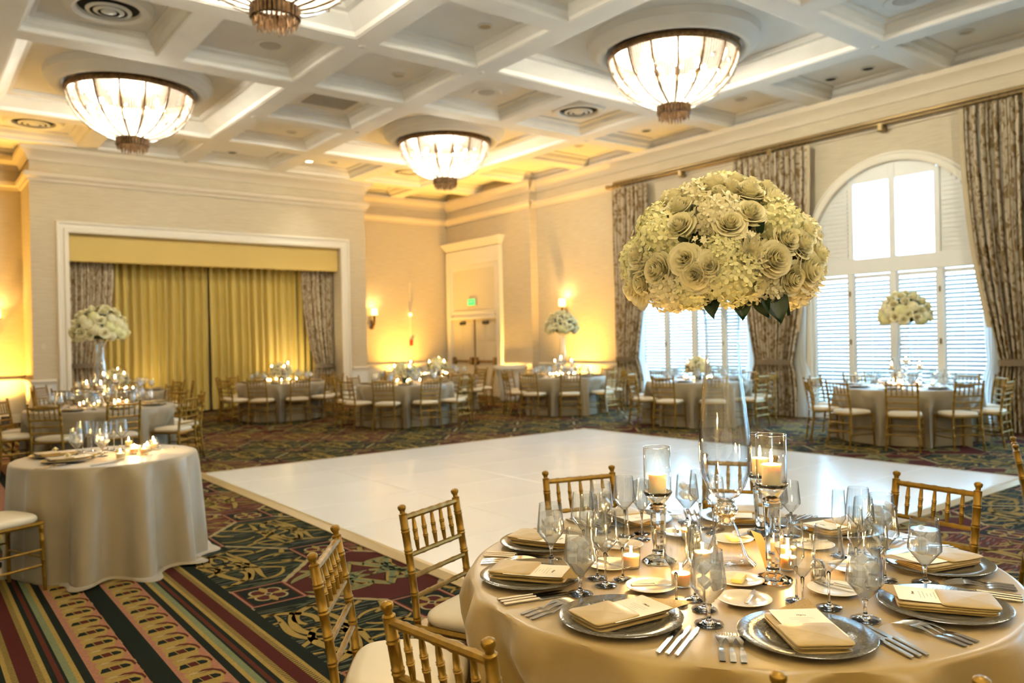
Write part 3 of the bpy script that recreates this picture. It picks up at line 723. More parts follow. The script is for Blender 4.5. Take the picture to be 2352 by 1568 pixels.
def vent(x, y, lb):
    t = empty('air_diffuser', (x,y,RZ), 0, lb, 'air vent', 'round ceiling air diffusers')
    obj('plaster_ring', lathe_obj('plaster_ring', [(.36,-.01),(.37,-.06),(.42,-.09),(.48,-.08),(.52,-.03),(.53,0)], M['ceil'], 40), t)
    obj('throat', lathe_obj('throat', [(.36,-.02),(.001,-.004)], M['dark'], 32), t)
    for k, (r, z) in enumerate(((.27,-.075),(.18,-.085),(.09,-.09))):
        obj('cone_ring', lathe_obj('cone_ring', [(r-.05 if k < 2 else .001, z-.015),(r-.03,z-.012),(r,z+.0),(r,z+.006),(r-.03,z-.004),(r-.05 if k < 2 else .001, z-.006)], M['white'], 32), t)
for x, y, lb in ((2.17,11.02,'round white air diffuser at the top left coffer'), (2.08,17.35,'round air diffuser left of the far left chandelier'), (10.25,11.02,'round air diffuser left of the large chandelier collar'), (10.25,17.35,'round air diffuser half hidden behind the farthest chandelier')): vent(x, y, lb)
mb = MB()
for k in range(24): mb.box(-.42+.035*k, -.42+.035*k+.008, -.42, .42, -.012, 0); mb.box(-.42, .42, -.42+.035*k, -.42+.035*k+.008, -.011, -.001)
t = empty('ceiling_grille', (6.2,13.1,RZ), 0, 'square grey return air grille in the ceiling', 'grille'); obj('lattice', mb.mesh('lattice', M['speaker'], 0), t)
mb = MB(); mb.box(-.42,.42,-.42,.42,-.002,-.0005); obj('backing', mb.mesh('backing', M['dark_glass'], 0), t)

# ---------------------------------------------------------------- curtains
def curtain_mesh(name, m, axis, plane, out, top, tie, bot, zt, ztie, zb, folds, amp, seed=1, thick=None):
    # top/tie/bot: (a0, a1) extents along the axis at three heights; pleats run vertically
    rr = random.Random(seed); ph = [rr.uniform(-.5,.5) for _ in range(folds+2)]
    wt = top[1]-top[0]
    def ext(z):
        if tie is None:
            t = (zt-z)/(zt-zb); return [top[i]+(bot[i]-top[i])*t for i in (0, 1)]
        if z >= ztie:
            t = (zt-z)/(zt-ztie); s = t**2.1
            return [top[i]+(tie[i]-top[i])*s for i in (0, 1)]
        t = (ztie-z)/(ztie-zb); s = min(1, t*2.2)**.6
        return [tie[i]+(bot[i]-tie[i])*s for i in (0, 1)]
    def fn(u, v):
        z = zt+(zb-zt)*v; a0, a1 = ext(z); a = a0+(a1-a0)*u
        k = u*folds; c = ph[int(k)]*(1-(k-int(k))) + ph[int(k)+1]*(k-int(k))
        q = math.sin(2*PI*(k + .12*c)) + .35*math.sin(2*PI*(2*k+c))
        w = (a1-a0)/wt; A = amp*(1 + .9*(1-w)) * (1 if v > .02 else .7)
        d = A*(.9+.5*c)*q + .02*math.sin(3*z+seed)*v
        o = out*(d + (.10 if thick is None else thick))
        return (plane+o, a, z) if axis == 'y' else (a, plane+o, z)
    mb = MB(); mb.grid(fn, folds*9, 46, uvf=lambda u, v: (u*wt*1.7, (zt+(zb-zt)*v)))
    return mb.mesh(name, m, 180)
def tieback(axis, plane, out, a0, a1, z, m, parent, loc=(0,0,0)):
    mb = MB(); pts = []
    for k in range(17):
        a = PI*k/16; ac = (a0+a1)/2 - (a1-a0)/2*math.cos(a)*1.06; o = plane + out*(.10+.16*math.sin(a)); pts.append((o, ac, z+.03*math.cos(a)*0+.02*math.sin(a)) if axis == 'y' else (ac, o, z))
    for p, q in zip(pts[:-1], pts[1:]):
        mb.add([(*p[:2], p[2]-.05), (*q[:2], q[2]-.05), (*q[:2], q[2]+.05), (*p[:2], p[2]+.05)], [(0,1,2,3)])
    return obj('tieback', mb.mesh('tieback', m, 60), parent, loc)
def drape(name, label, m, axis, plane, out, top, tie, bot, zt, ztie, zb, folds, amp, seed, group, tm=None, hem=None):
    base = ((plane, (top[0]+top[1])/2, 0) if axis == 'y' else ((top[0]+top[1])/2, plane, 0))
    t = empty(name, base, 0, label, 'curtain', group); inv = (-base[0], -base[1], 0)
    obj('cloth', curtain_mesh('cloth', m, axis, plane, out, top, tie, bot, zt, ztie, zb, folds, amp, seed), t, inv)
    if tie and tm: tieback(axis, plane, out, tie[0], tie[1], ztie, tm, t, inv)
    return t
PX = XW-.06
G1 = 'leaf print curtains along the window wall'
def hem(t, y0, ytie, z0, z1, ztie):
    mb = MB(); ey = lambda z: y0+(ytie-y0)*((z1-z)/(z1-ztie))**2.1
    fn = lambda u, v: (-.125-.012*math.sin(PI*u), ey(z1+(z0-z1)*v)-t.location.y+(u-.5)*.075, z1+(z0-z1)*v)
    mb.grid(fn, 4, 24); obj('edge_band', mb.mesh('edge_band', M['band'], 180), t)
c = drape('window_curtain', 'narrow leaf print curtain at the far end of the rod', M['damask'], 'y', PX, -1, (11.95,13.02), (12.35,12.98), (12.2,13.0), 4.98, 1.05, .02, 10, .045, 3, G1, M['damask'])
c = drape('window_curtain', 'leaf print curtain tied back between the two arched windows', M['damask'], 'y', PX, -1, (8.02,9.66), (8.42,9.22), (8.36,9.36), 5.0, 1.02, .02, 15, .05, 4, G1, M['damask'])
hem(c, 8.02, 8.42, 1.6, 4.98, 1.02)
c = drape('window_curtain', 'leaf print curtain tied back at the right edge', M['damask'], 'y', PX, -1, (3.70,5.40), (4.10,4.92), (4.02,5.0), 5.02, 1.05, .02, 17, .05, 5, G1, M['damask'])
hem(c, 5.40, 4.92, 1.6, 5.0, 1.05)
c = drape('window_curtain', 'leaf print curtain out of view on the window wall', M['damask'], 'y', PX, -1, (-.65,1.05), (-.3,.6), (-.3,.6), 5.02, 1.05, .02, 15, .035, 6, G1, M['damask'])
for (a, b, c_, dd, lb) in (((12.1,12.7),(12.2,12.5),(12.0,12.45),7,'white sheer beside the far window curtain'), ((8.10,8.6),(8.22,8.5),(8.05,8.4),8,'white sheer right of the middle window curtain'), ((9.0,9.5),(9.2,9.45),(9.2,9.6),9,'white sheer left of the middle window curtain'), ((4.7,5.25),(4.9,5.12),(4.9,5.25),10,'white sheer left of the right edge curtain')):
    drape('sheer_curtain', lb, M['sheer'], 'y', PX+.05, -1, a, b, c_, 4.9, 1.0, .02, 7, .012, dd, 'sheers at the windows')
rod = empty('curtain_rod', (XW-.16, 7, 5.07), 0, 'long antique brass curtain rod above the windows', 'curtain rod')
mb = MB(); mb.tube([(0,6.1,0),(0,-9,0)], .028, 12); mb.tube([(0,6.1,0),(0,6.16,0),(0,6.22,0),(0,6.25,0)], [.03,.05,.05,.01], 12); obj('rod', mb.mesh('rod', M['brass']), rod)
mb = MB(); mb.bev(.02, .09, -9, 6.05, .045, .10, .01); obj('valance_track', mb.mesh('valance_track', M['brass'], 0), rod)
for y in (11.02, 8.84, 6.69, 4.5, 2.3):
    mb = MB(); mb.bev(-.03, .16, -.05, .05, -.12, .03, .015); obj('bracket', mb.mesh('bracket', M['brass'], 0), rod, (0, y-7, 0))
rm = MB(); n = 14
rm.tube([(.042*math.cos(2*PI*k/n), 0, .042*math.sin(2*PI*k/n)-.008) for k in range(n+1)], .007, 6, cap=False); rmm = rm.mesh('curtain_ring', M['brass'])
for a, b, k in ((12.0,13.0,9),(8.1,9.6,13),(3.9,5.35,13)):
    for i in range(k): obj('curtain_ring', rmm, rod, (0, a+(b-a)*i/(k-1)-7, 0))

# stage curtains and pelmet
mb = MB(); mb.bev(OX0+.01, OX1-.01, 0, .14, 0, .57, .012); tag(obj('stage_pelmet', mb.mesh('stage_pelmet', M['pelmet'], 0), None, (0, YS+.12, OZ-.575)), 'flat gold fabric pelmet across the stage opening', 'pelmet')
G2 = 'stage curtains'
drape('stage_curtain', 'gold pleated stage curtain left of the centre gap', M['drape'], 'x', 19.42, -1, (2.95,5.82), None, (2.95,5.80), 3.5, 0, .05, 17, .075, 21, G2)
drape('stage_curtain', 'gold pleated stage curtain right of the centre gap', M['drape'], 'x', 19.40, -1, (5.84,8.8), None, (5.86,8.8), 3.5, 0, .05, 17, .075, 22, G2)
drape('stage_side_curtain', 'leaf print side curtain left of the stage opening', M['damask'], 'x', 19.12, -1, (2.84,3.74), (2.86,3.45), (2.86,3.55), 3.5, 1.2, .04, 8, .035, 23, G2, M['damask'])
drape('stage_side_curtain', 'leaf print side curtain right of the stage opening', M['damask'], 'x', 19.12, -1, (8.02,8.88), (8.35,8.86), (8.25,8.86), 3.5, 1.0, .04, 8, .035, 24, G2, M['damask'])

# ---------------------------------------------------------------- sconces, exit sign, uplights, wall plates
def sconce(loc, rz, lb, e=9):
    t = empty('wall_sconce', loc, rz, lb, 'wall lamp', 'candle style wall sconces')   # local -y points into the room
    mb = MB(); mb.lathe([(.001,.0),(.055,.01),(.07,.05),(.045,.12),(.03,.20),(.04,.24),(.001,.26)], 14); bp = mb.mesh('plate_or_shadow_strip', M['bronze']); obj('plate_or_shadow_strip', bp, t, (0,-.02,-.45), (0,0,0), (1,.5,1))
    mb = MB(); mb.tube([(0,-.03,-.32),(0,-.08,-.36),(0,-.16,-.30),(0,-.19,-.20),(0,-.18,-.08)], [.03,.035,.03,.026,.03], 8); obj('arm', mb.mesh('arm', M['bronze']), t)
    mb = MB(); mb.lathe([(.02,-.09),(.10,-.08),(.115,-.06),(.10,-.055),(.001,-.055)], 18, (0,-.18,0)); obj('cup', mb.mesh('cup', M['bronze']), t)
    mb = MB(); mb.lathe([(.085,-.055),(.09,-.02),(.088,.10),(.08,.14)], 18, (0,-.18,0)); obj('shade', mb.mesh('shade', M['shade']), t)
    light('sconce_glow', 'POINT', (0,-.18,.10), e, (1,.66,.28), t, shadow_soft_size=.05)
    return t
sconce((10.50,YB,2.38), 0, 'bronze candle sconce beside the stage wall corner', 6)
sconce((1.60,YB,2.30), 0, 'bronze candle sconce at the far left edge', 6)
sconce((XW,14.85,2.42), -PI/2, 'glowing sconce behind the white flowers near the door', 8)
t = empty('wall_bulb_shadow', (11.76,YB,2.35), 0, 'small wall bulb, red tip, and sconce shadow streak built as a strip', 'wall lamp')
mb = MB(); mb.bev(-.025,.025,-.03,0,-.85,.95,.01); obj('plate_or_shadow_strip', mb.mesh('plate_or_shadow_strip', M['door'], 0), t)  # tall strip stands in for the sconce's shadow streak up the wall
mb = MB(); mb.lathe([(.001,-.05),(.04,-.03),(.05,.0),(.03,.04),(.001,.05)], 12, (-.04,-.08,0)); obj('bulb', mb.mesh('bulb', M['shade']), t)
mb = MB(); mb.bev(-.05,.05,-.06,0,-.90,-.74,.01); obj('red_tip', mb.mesh('red_tip', mat('red_enamel', (.3,.03,.01), .4), 0), t)
t = empty('exit_sign', (XD-.06, 18.6, 2.66), 0, 'green lit exit sign above the double door', 'exit sign')
mb = MB(); mb.bev(-.05, 0, -.19, .19, -.11, .11, .01); obj('housing', mb.mesh('housing', M['exitbox'], 0), t)
mb = MB(); mb.box(-.056, -.049, -.165, .165, -.085, .085); obj('face', mb.mesh('face', M['exit'], 0), t)
o = obj('lettering', text_mesh('EXIT', .13, M['white']), t, (-.058,0,0), (PI/2,0,-PI/2))
def uplight(x, y, aim, e, lb, size=2.1, c=AMBER):
    t = empty('uplight', (x,y,0), 0, lb, 'uplight', 'amber floor uplights')
    mb = MB(); mb.lathe([(.001,.004),(.10,.004),(.10,.03),(.085,.05),(.085,.19),(.075,.20),(.075,.185)], 18); obj('can', mb.mesh('can', M['pot']), t)
    mb = MB(); mb.lathe([(.075,.186),(.001,.190)], 18); obj('lens', mb.mesh('lens', M['lens']), t)
    l = light('uplight_beam', 'SPOT', (0,0,.205), e, c, t, spot_size=size, spot_blend=1, shadow_soft_size=.05)
    l.rotation_euler = Vector(aim).to_track_quat('-Z', 'Y').to_euler()
UPS = [(-.72,1.0,(-.06,0,1),2.6,'added unseen warm fill uplight on the left wall, farther'), (-.72,-2.2,(-.06,0,1),3.2,'added unseen warm fill uplight on the left wall, middle'), (-.72,-5.5,(-.06,0,1),3.2,'added unseen warm fill uplight on the left wall, rear'), (.35,19.5,(0,.03,1),2.6,'amber uplight against the left alcove wall'), (1.70,19.5,(.02,.03,1),1.6,'amber uplight beside the stage wall left end'), (11.35,19.45,(0,.03,1),2.4,'amber uplight between the two alcove wall lights'), (12.95,16.75,(.03,0,1),1.8,'amber uplight right of the double door'), (12.78,14.2,(.03,0,1),2.6,'amber uplight under the glowing sconce'), (7.6,18.72,(0,.20,1),.45,'amber uplight before the right stage curtain'), (4.4,18.75,(0,.18,1),.12,'amber uplight before the left stage curtain')]
for x, y, aim, k, lb in UPS: uplight(x, y, aim, UP_W*k*(2.4 if x < 0 else 1)*1.25, lb, 2.1, (1,.80,.45) if x < 0 or 4 < x < 8 else AMBER)  # left-wall uplights are unseen, added as warm front fill
mb = MB(); mb.bev(-.04,.04,-.01,0,-.06,.06,.004); tag(obj('switch_plate', mb.mesh('switch_plate', M['crown'], 0), None, (2.30,YS,1.62)), 'cream switch plate on the stage wall left pier', 'switch')
t = empty('glow_pot', (12.45,16.15,0), 0, 'white round planter standing in for uplight glow on the wainscot', 'glow_pot')
mb = MB(); mb.lathe([(.001,.0),(.26,.0),(.28,.03),(.33,.55),(.40,.78),(.44,.82),(.44,.90),(.40,.91),(.36,.86),(.001,.86)], 28); obj('bowl', mb.mesh('bowl', M['white']), t)  # white form in place of an uplight's glow on the wainscot

# ---------------------------------------------------------------- tablecloths
TABLES = {}   # key: (x, y, radius, words, chairs start offset, spacing)
TH = .77
CHAIRS_AT = {}
def cloth_mesh(Rt, seed, m, nf=15, puddle=0.0, amp=.06, dents=()):
    rr = random.Random(seed); fr = [(rr.randint(nf-5, nf+6), rr.uniform(0, 6.28), rr.uniform(.5, 1)) for _ in range(4)]
    n = 216
    def fold(a):
        s = sum(w*math.sin(k*a+p) for k, p, w in fr)/1.6
        return math.copysign(abs(s)**.75, s)
    rows = [(0,0,0),(.5,0,0),(.9,0,0),(.985,0,0),(1.0,-.004,0),(1.006,-.014,.08),(1.009,-.035,.2)]
    for k in range(1, 14): t = k/13; rows.append((1.01+.05*t, -.035-(TH-.045)*t, .25+.75*t**.7))
    if puddle: rows += [(1.08+puddle*.5, -(TH-.022), 1.25), (1.09+puddle, -(TH-.006), 1.5)]
    mb = MB()
    for k, (fr_, z, am) in enumerate(rows):
        for i in range(n):
            a = 2*PI*i/n; f = fold(a); r = Rt*fr_ + amp*am*f*(1 if f > 0 else .55)
            zz = TH+z + (.010*am*math.sin(7*a+seed) if puddle and k > 19 else 0)
            if z < -.1:
                zf = min(1, (-z-.1)/.2)
                for da, rl in dents:
                    e = abs((a-da+PI) % (2*PI)-PI)*Rt
                    if e < .34:
                        q = max(0, min(1, (e-.22)/.12)); lim = rl+(q*q*(3-2*q))*.28
                        if r > lim: r += (lim-r)*zf
            mb.v.append((r*math.cos(a), r*math.sin(a), max(.004, zz)))
    for k in range(1, len(rows)-1):
        for i in range(n):
            j = (i+1) % n; mb.f.append((k*n+i, (k+1)*n+i, (k+1)*n+j, k*n+j)); mb.m.append(0)
    mb.f.append(tuple(n+i for i in range(n))); mb.m.append(0)
    return mb.mesh('tablecloth', m, 60)
CLOTHS = []
def table(key, x, y, Rt, words, m, seed, **kw):
    TABLES[key] = (x, y, Rt); CLOTHS.append((key, words, m, seed, kw)); CHAIRS_AT[key] = []
def lay_cloths():
    for key, words, m, seed, kw in CLOTHS:
        x, y, Rt = TABLES[key]
        dn = [(math.atan2(cy-y, cx-x), math.hypot(cx-x, cy-y)-.232) for cx, cy in CHAIRS_AT[key]]
        o = obj('tablecloth', cloth_mesh(Rt, seed, M[m], dents=dn, **kw), None, (x,y,0)); tag(o, words, 'tablecloth', 'round banquet tablecloths')
table('near', 2.27, 1.73, .895, 'gold satin tablecloth on the large near round table', 'satin', 1, nf=20, amp=.085)
table('sweet', 1.20, 6.50, .62, 'pale satin cloth pooling on carpet, small table at left', 'linen', 2, nf=14, puddle=.08, amp=.10)
table('left', 2.15, 11.95, .914, 'champagne tablecloth on left table with tall flowers', 'linen', 3)
table('leftback', 3.10, 15.9, .914, 'champagne tablecloth on the rear left table before the stage', 'linen', 4)
table('stage', 6.36, 16.2, .914, 'champagne tablecloth in front of the right stage curtain', 'linen', 5)
table('middle', 7.65, 13.25, .914, 'champagne tablecloth on table behind the far edge of dance floor', 'linen', 6)
table('corner', 9.75, 15.4, .914, 'champagne tablecloth on table near the double door', 'linen', 7)
table('sconce', 11.04, 12.53, .914, 'champagne tablecloth on table below the glowing sconce', 'linen', 8)
table('window', 11.30, 9.15, .914, 'champagne tablecloth on table seen beside the near vase', 'linen', 9)
table('right', 11.50, 5.55, .95, 'champagne tablecloth on table before the right arched window', 'linen', 10)

# ---------------------------------------------------------------- chairs
def make_chair():
    t = empty('chiavari_chair', (0,0,0))
    def post(pts, r0, r1, rings, top=None, n=12):
        # bamboo-turned post: path with bumps
        P = [Vector(p) for p in pts]; L_ = [0]
        for a, b in zip(P[:-1], P[1:]): L_.append(L_[-1]+(b-a).length)
        T = L_[-1]
        def at(s):
            for k in range(len(P)-1):
                if s <= L_[k+1] or k == len(P)-2:
                    q = (s-L_[k])/(L_[k+1]-L_[k]); return P[k].lerp(P[k+1], q)
        ss = set([0, T])
        for k in range(9): ss.add(T*k/8)
        for c in rings:
            for d in (-.010,-.007,-.004,-.001,.001,.004,.007,.010): ss.add(min(T, max(0, c+d)))
        ss = sorted(ss); path = []; rad = []
        for s in ss:
            r = r0+(r1-r0)*s/T
            for c in rings:
                e = abs(s-c)
                if e < .0085: r += .0022 if e > .002 else .0002
            path.append(at(s)); rad.append(r)
        mb = MB(); mb.tube(path, rad, n)
        if top:
            e = path[-1]; d = (path[-1]-path[-2]).normalized()
            prof = [(.016,0),(.0175,.006),(.011,.010),(.0105,.018),(.015,.024),(.0175,.032),(.016,.039),(.009,.044),(.001,.045)]
            mb.tube([e+d*z for _, z in prof], [r for r, _ in prof], n)
        return mb.mesh('leg', M['gold'])
    for s in (-1, 1):
        obj('leg', post([(s*.200,-.245,0),(s*.190,-.205,.30),(s*.186,-.20,.45),(s*.186,-.215,.60),(s*.186,-.262,.872)], .0125, .0165, [.10,.20,.30,.47,.57,.655,.735,.82], True), t)
        obj('leg', post([(s*.205,.20,0),(s*.195,.19,.435)], .011, .016, [.10,.21,.33,.415]), t)
    def bar(a, b, r, rings=3, n=8):
        a, b = Vector(a), Vector(b); mb = MB(); pts = []; rad = []
        for k in range(25):
            q = k/24; pts.append(a.lerp(b, q)); rr = r
            for c in range(rings):
                e = abs(q-(c+1)/(rings+1))
                if e < .035: rr = r*1.18
            rad.append(rr)
        mb.tube(pts, rad, n); return mb.mesh('rail', M['gold'])
    def by(z): return -.215-(z-.60)*.173 if z > .6 else -.20-(z-.45)*.1
    obj('top_rail', bar((-.186,by(.862),.862),(.186,by(.862),.862), .0125, 5), t)
    for z in (.715,.632,.553): obj('back_rail', bar((-.186,by(z),z),(.186,by(z),z), .0105, 3), t)
    sp = MB(); L_ = .150
    sp.tube([(0,0,z*L_) for z in (0,.04,.2,.34,.36,.38,.40,.42,.55,.58,.60,.62,.64,.66,.80,.96,1)], [.006,.006,.0085,.0095,.012,.010,.012,.0095,.0098,.0098,.012,.010,.012,.0095,.0085,.006,.006], 8)
    spm = sp.mesh('spindle', M['gold'])
    for k in range(5):
        x = -.186+.372*(k+1)/6; o = obj('spindle', spm, t, (x, by(.715)-.0, .713), (math.atan(.173), 0, 0))
    mb = MB()
    def seat_fn(off, z):
        return [(-.195-off,-.20-off),(-.205-off,.20+off*.6),(.205+off,.20+off*.6),(.195+off,-.20-off)]
    sf = MB(); sf.bev(-.212,.212,-.21,.212,.425,.452,.012); obj('seat_frame', sf.mesh('seat_frame', M['gold'], 25), t)
    def pad(u, v):
        a = 2*PI*u; e = 4.2; cx = abs(math.cos(a))**(2/e)*(1 if math.cos(a) > 0 else -1); cy = abs(math.sin(a))**(2/e)*(1 if math.sin(a) > 0 else -1)
        prof = [(0.965,0),(1.0,.010),(1.005,.022),(.985,.034),(.93,.043),(.75,.049),(.45,.052),(.02,.053)]
        k = min(6, int(v*7)); q = v*7-k; r = prof[k][0]+(prof[k+1][0]-prof[k][0])*q; z = prof[k][1]+(prof[k+1][1]-prof[k][1])*q
        return (.203*cx*r, .008+.198*cy*r, .4525+z)
    mb = MB(); mb.grid(pad, 40, 7, closeu=True); obj('cushion', mb.mesh('cushion', M['cushion'], 180), t)
    for z in (.17,.27):
        for s in (-1, 1): obj('stretcher', bar((s*.198,-.225,z),(s*.200,.195,z), .008, 2, 6), t)
    obj('stretcher', bar((-.198,.195,.22),(.198,.195,.22), .008, 2, 6), t); obj('stretcher', bar((-.194,-.222,.21),(.194,-.222,.21), .008, 2, 6), t)
    obj('stretcher', bar((-.19,-.21,.33),(.19,-.21,.33), .008, 2, 6), t)
    return t
chair0 = make_chair(); tree(chair0); used = [False]
def chair(x, y, ang, group):
    # ang: direction the sitter faces
    rz = ang-PI/2
    if not used[0]: o = chair0; used[0] = True; o.location = (x,y,0); o.rotation_euler = (0,0,rz)
    else: o = dup(chair0, (x,y,0), rz)
    return tag(o, None, 'chair', group)
def chair_at_back(mx, my, ang, group): return chair(mx+.262*math.cos(ang), my+.262*math.sin(ang), ang, group)
near_ch = [chair_at_back(1.755,2.85,math.atan2(-.93,.37),'gold chairs at the near table'), chair_at_back(1.12,2.49,math.atan2(-.585,.81),'gold chairs at the near table'), chair_at_back(.99,1.595,math.atan2(.13,.99),'gold chairs at the near table'), chair_at_back(2.69,2.94,math.atan2(-.96,-.28),'gold chairs at the near table'), chair_at_back(3.62,2.66,math.atan2(-.52,-.85),'gold chairs at the near table'), chair_at_back(3.66,1.645,math.atan2(.1,-1),'gold chairs at the near table'), chair_at_back(1.47,.775,math.atan2(.72,.70),'gold chairs at the near table')]
for o, lb in zip(near_ch, ['gold chiavari chair standing alone before the white dance floor, seat visible', 'gold chiavari chair seen edge-on at left of near table', 'gold chiavari chair nearest the camera, back rail cropped below', 'gold chiavari chair back against dance floor, behind the wine glasses', 'gold chiavari chair seen through the tall glass vase', 'gold chiavari chair at right of near table against teal carpet', 'gold chiavari chair of which only top knobs show at bottom edge']): o['label'] = lb
o = chair(5.16+.262*.37, 1.86-.262*.93, math.atan2(-.93,.37), 'gold chairs at the near table'); o['label'] = 'gold chiavari chair cropped by the right edge of the photo'
o = chair(.45, 6.05, math.radians(23.5), 'gold chairs at other tables'); o['label'] = 'gold chair cropped at left edge beside the pooling cloth'
RING = [('left',9,10,1.02,'the left table with tall flowers',None), ('leftback',9,5,1.02,'the rear left table',None), ('stage',10,18,1.02,'the table before the stage curtain',None), ('middle',10,18,1.02,'the table behind dance floor centre',None), ('corner',9,4,1.02,'the table near the double door',None), ('sconce',9,9,1.02,'the table below the glowing sconce',None), ('window',9,14,1.02,'the table beside the near vase',None), ('right',10,0,1.05,'the table at right arched window',None)]
for key, n, off, rr_, words, skip in RING:
    tx, ty, Rt = TABLES[key]; a0 = math.atan2(-ty, -tx)+math.radians(off); L_ = []
    rr = random.Random(len(key)*7+n)
    for k in range(n):
        a = a0+2*PI*k/n + rr.uniform(-.05,.05); r = Rt+.11+rr.uniform(-.02,.07)
        x, y = tx+r*math.cos(a), ty+r*math.sin(a)
        if x > XW-.42: continue
        CHAIRS_AT[key].append((x, y)); L_.append(chair(x, y, a+PI+rr.uniform(-.10,.10), 'gold chairs around '+words))
    rank(L_, '{} gold chiavari chair around '+words)
CHAIRS_AT['near'] = [(c.location.x, c.location.y) for c in near_ch]; CHAIRS_AT['sweet'] = [(.45, 6.05)]
lay_cloths()
# ---------------------------------------------------------------- tableware prototypes
def glass_thing(name, prof, cat, stem=None, n=20, water=None):
    t = empty(name, (0,0,0))
    mb = MB(); mb.lathe(prof + [(max(.003, r-.0012), z-.0002 if k == 0 else z) for k, (r, z) in enumerate(reversed(prof))], n); obj('bowl', mb.mesh('bowl', M['glass'], 30), t)
    if stem: mb = MB(); mb.lathe(stem, 14); obj('stem', mb.mesh('stem', M['crystal'], 60), t)
    if water:
        mb = MB(); mb.lathe(water, 16); obj('water', mb.mesh('water', M['water'], 60), t)
    tag(t, None, cat); return t
def stem_prof(h, rf=.036, rs=.0036): return [(.001,.0015),(rf,.0015),(rf,.0035),(rf*.5,.006),(rs*1.6,.012),(rs,.022),(rs,h*.7),(rs*1.8,h),(.001,h+.004)]
GOB = [(.006,.052),(.013,.057),(.0455,.097),(.0450,.110),(.0410,.150),(.037,.188)]
goblet0 = glass_thing('water_goblet', GOB, 'goblet', stem_prof(.05,.037,.0045), 24, [(.001,.055),(.011,.058),(.0430,.098),(.0428,.108),(.0385,.150),(.0375,.157),(.001,.157)])
icem = MB(); icem.bev(-.012,.012,-.012,.012,-.012,.012,.003); icemm = icem.mesh('ice_cube', M['ice'], 0)
for k in range(6):
    obj('ice_cube', icemm, goblet0, (.02*math.cos(k*2.1), .02*math.sin(k*2.1), .10+.012*(k % 5)), (k, k*.7, k*1.3))
wine0 = glass_thing('wine_glass', [(.005,.105),(.012,.110),(.045,.148),(.0440,.165),(.0395,.205),(.0355,.242)], 'wine glass', stem_prof(.104,.037,.0034), 24)
white0 = glass_thing('white_wine_glass', [(.005,.095),(.011,.100),(.0375,.132),(.0365,.15),(.0330,.19),(.030,.218)], 'wine glass', stem_prof(.094,.034,.0032), 24)
flute0 = glass_thing('champagne_flute', [(.004,.105),(.008,.109),(.0250,.136),(.0246,.15),(.0230,.19),(.021,.238)], 'champagne flute', stem_prof(.104,.033,.0032), 20)
for g in (goblet0, wine0, white0, flute0): tree(g)
charger_m = lathe_obj('charger', [(.001,.002),(.10,.002),(.115,.004),(.173,.014),(.175,.017),(.172,.019),(.118,.010),(.108,.0065),(.10,.006),(.001,.006)], M['charger'], 56, 50)
plate_m = lathe_obj('bread_plate', [(.001,.002),(.045,.002),(.052,.005),(.078,.012),(.080,.0145),(.077,.015),(.053,.009),(.045,.006),(.001,.006)], M['china'], 40, 60)
def knife0(name='dinner_knife', L_=.23):
    t = empty(name, (0,0,0)); mb = MB(); hl = L_*.52
    mb.bev(-.006,.006,-L_/2,-L_/2+hl,.001,.009,.0025); obj('handle', mb.mesh('handle', M['steel'], 30), t)
    mb = MB(); P = [(-.007,-L_/2+hl),(.006,-L_/2+hl),(.007,L_/2-.05),(.004,L_/2-.015),(-.004,L_/2),(-.009,L_/2-.03),(-.0095,-L_/2+hl+.02)]
    n = len(P); mb.add([(x,y,.001) for x, y in P]+[(x,y,.0026) for x, y in P], [tuple(range(n-1,-1,-1)), tuple(range(n,2*n))]+[(i,(i+1) % n,n+(i+1) % n,n+i) for i in range(n)]); obj('blade', mb.mesh('blade', M['steel'], 0), t)
    return tree(tag(t, None, 'knife'))
def fork0():
    t = empty('dinner_fork', (0,0,0)); mb = MB(); L_ = .20
    def strip(fn, nu, nv, th):
        mb.grid(lambda u, v: fn(u, v, 0), nu, nv); mb.grid(lambda u, v: fn(1-u, v, th), nu, nv)
    def hz(y): return .001 + (.010*math.sin(min(1, max(0, (y+.02)/.12))*PI) if y > -.02 else .003*math.sin((y+.1)*30)**2)
    def wid(y): return .0075 if y < -.06 else (.0075-.004*(y+.06)/.06 if y < 0 else (.0035+.009*(y/.03) if y < .03 else .0125))
    strip(lambda u, v, th: ((u*2-1)*wid(-L_/2+v*.145), -L_/2+v*.145, hz(-L_/2+v*.145)+th), 2, 16, .0022); hd = obj('handle', mb.mesh('handle', M['steel'], 60), t)
    for k in range(4):
        x0 = -.0105+.007*k; mb = MB(); mb.tube([(x0, .043+.055*q/5, hz(.043+.055*q/5)+.001) for q in range(6)], [.0022,.0022,.002,.0018,.0016,.0008], 5); obj('tine', mb.mesh('tine', M['steel'], 60), hd)
    return tree(tag(t, None, 'fork'))
kn0 = knife0(); bk0 = knife0('butter_knife', .15); fk0 = fork0()
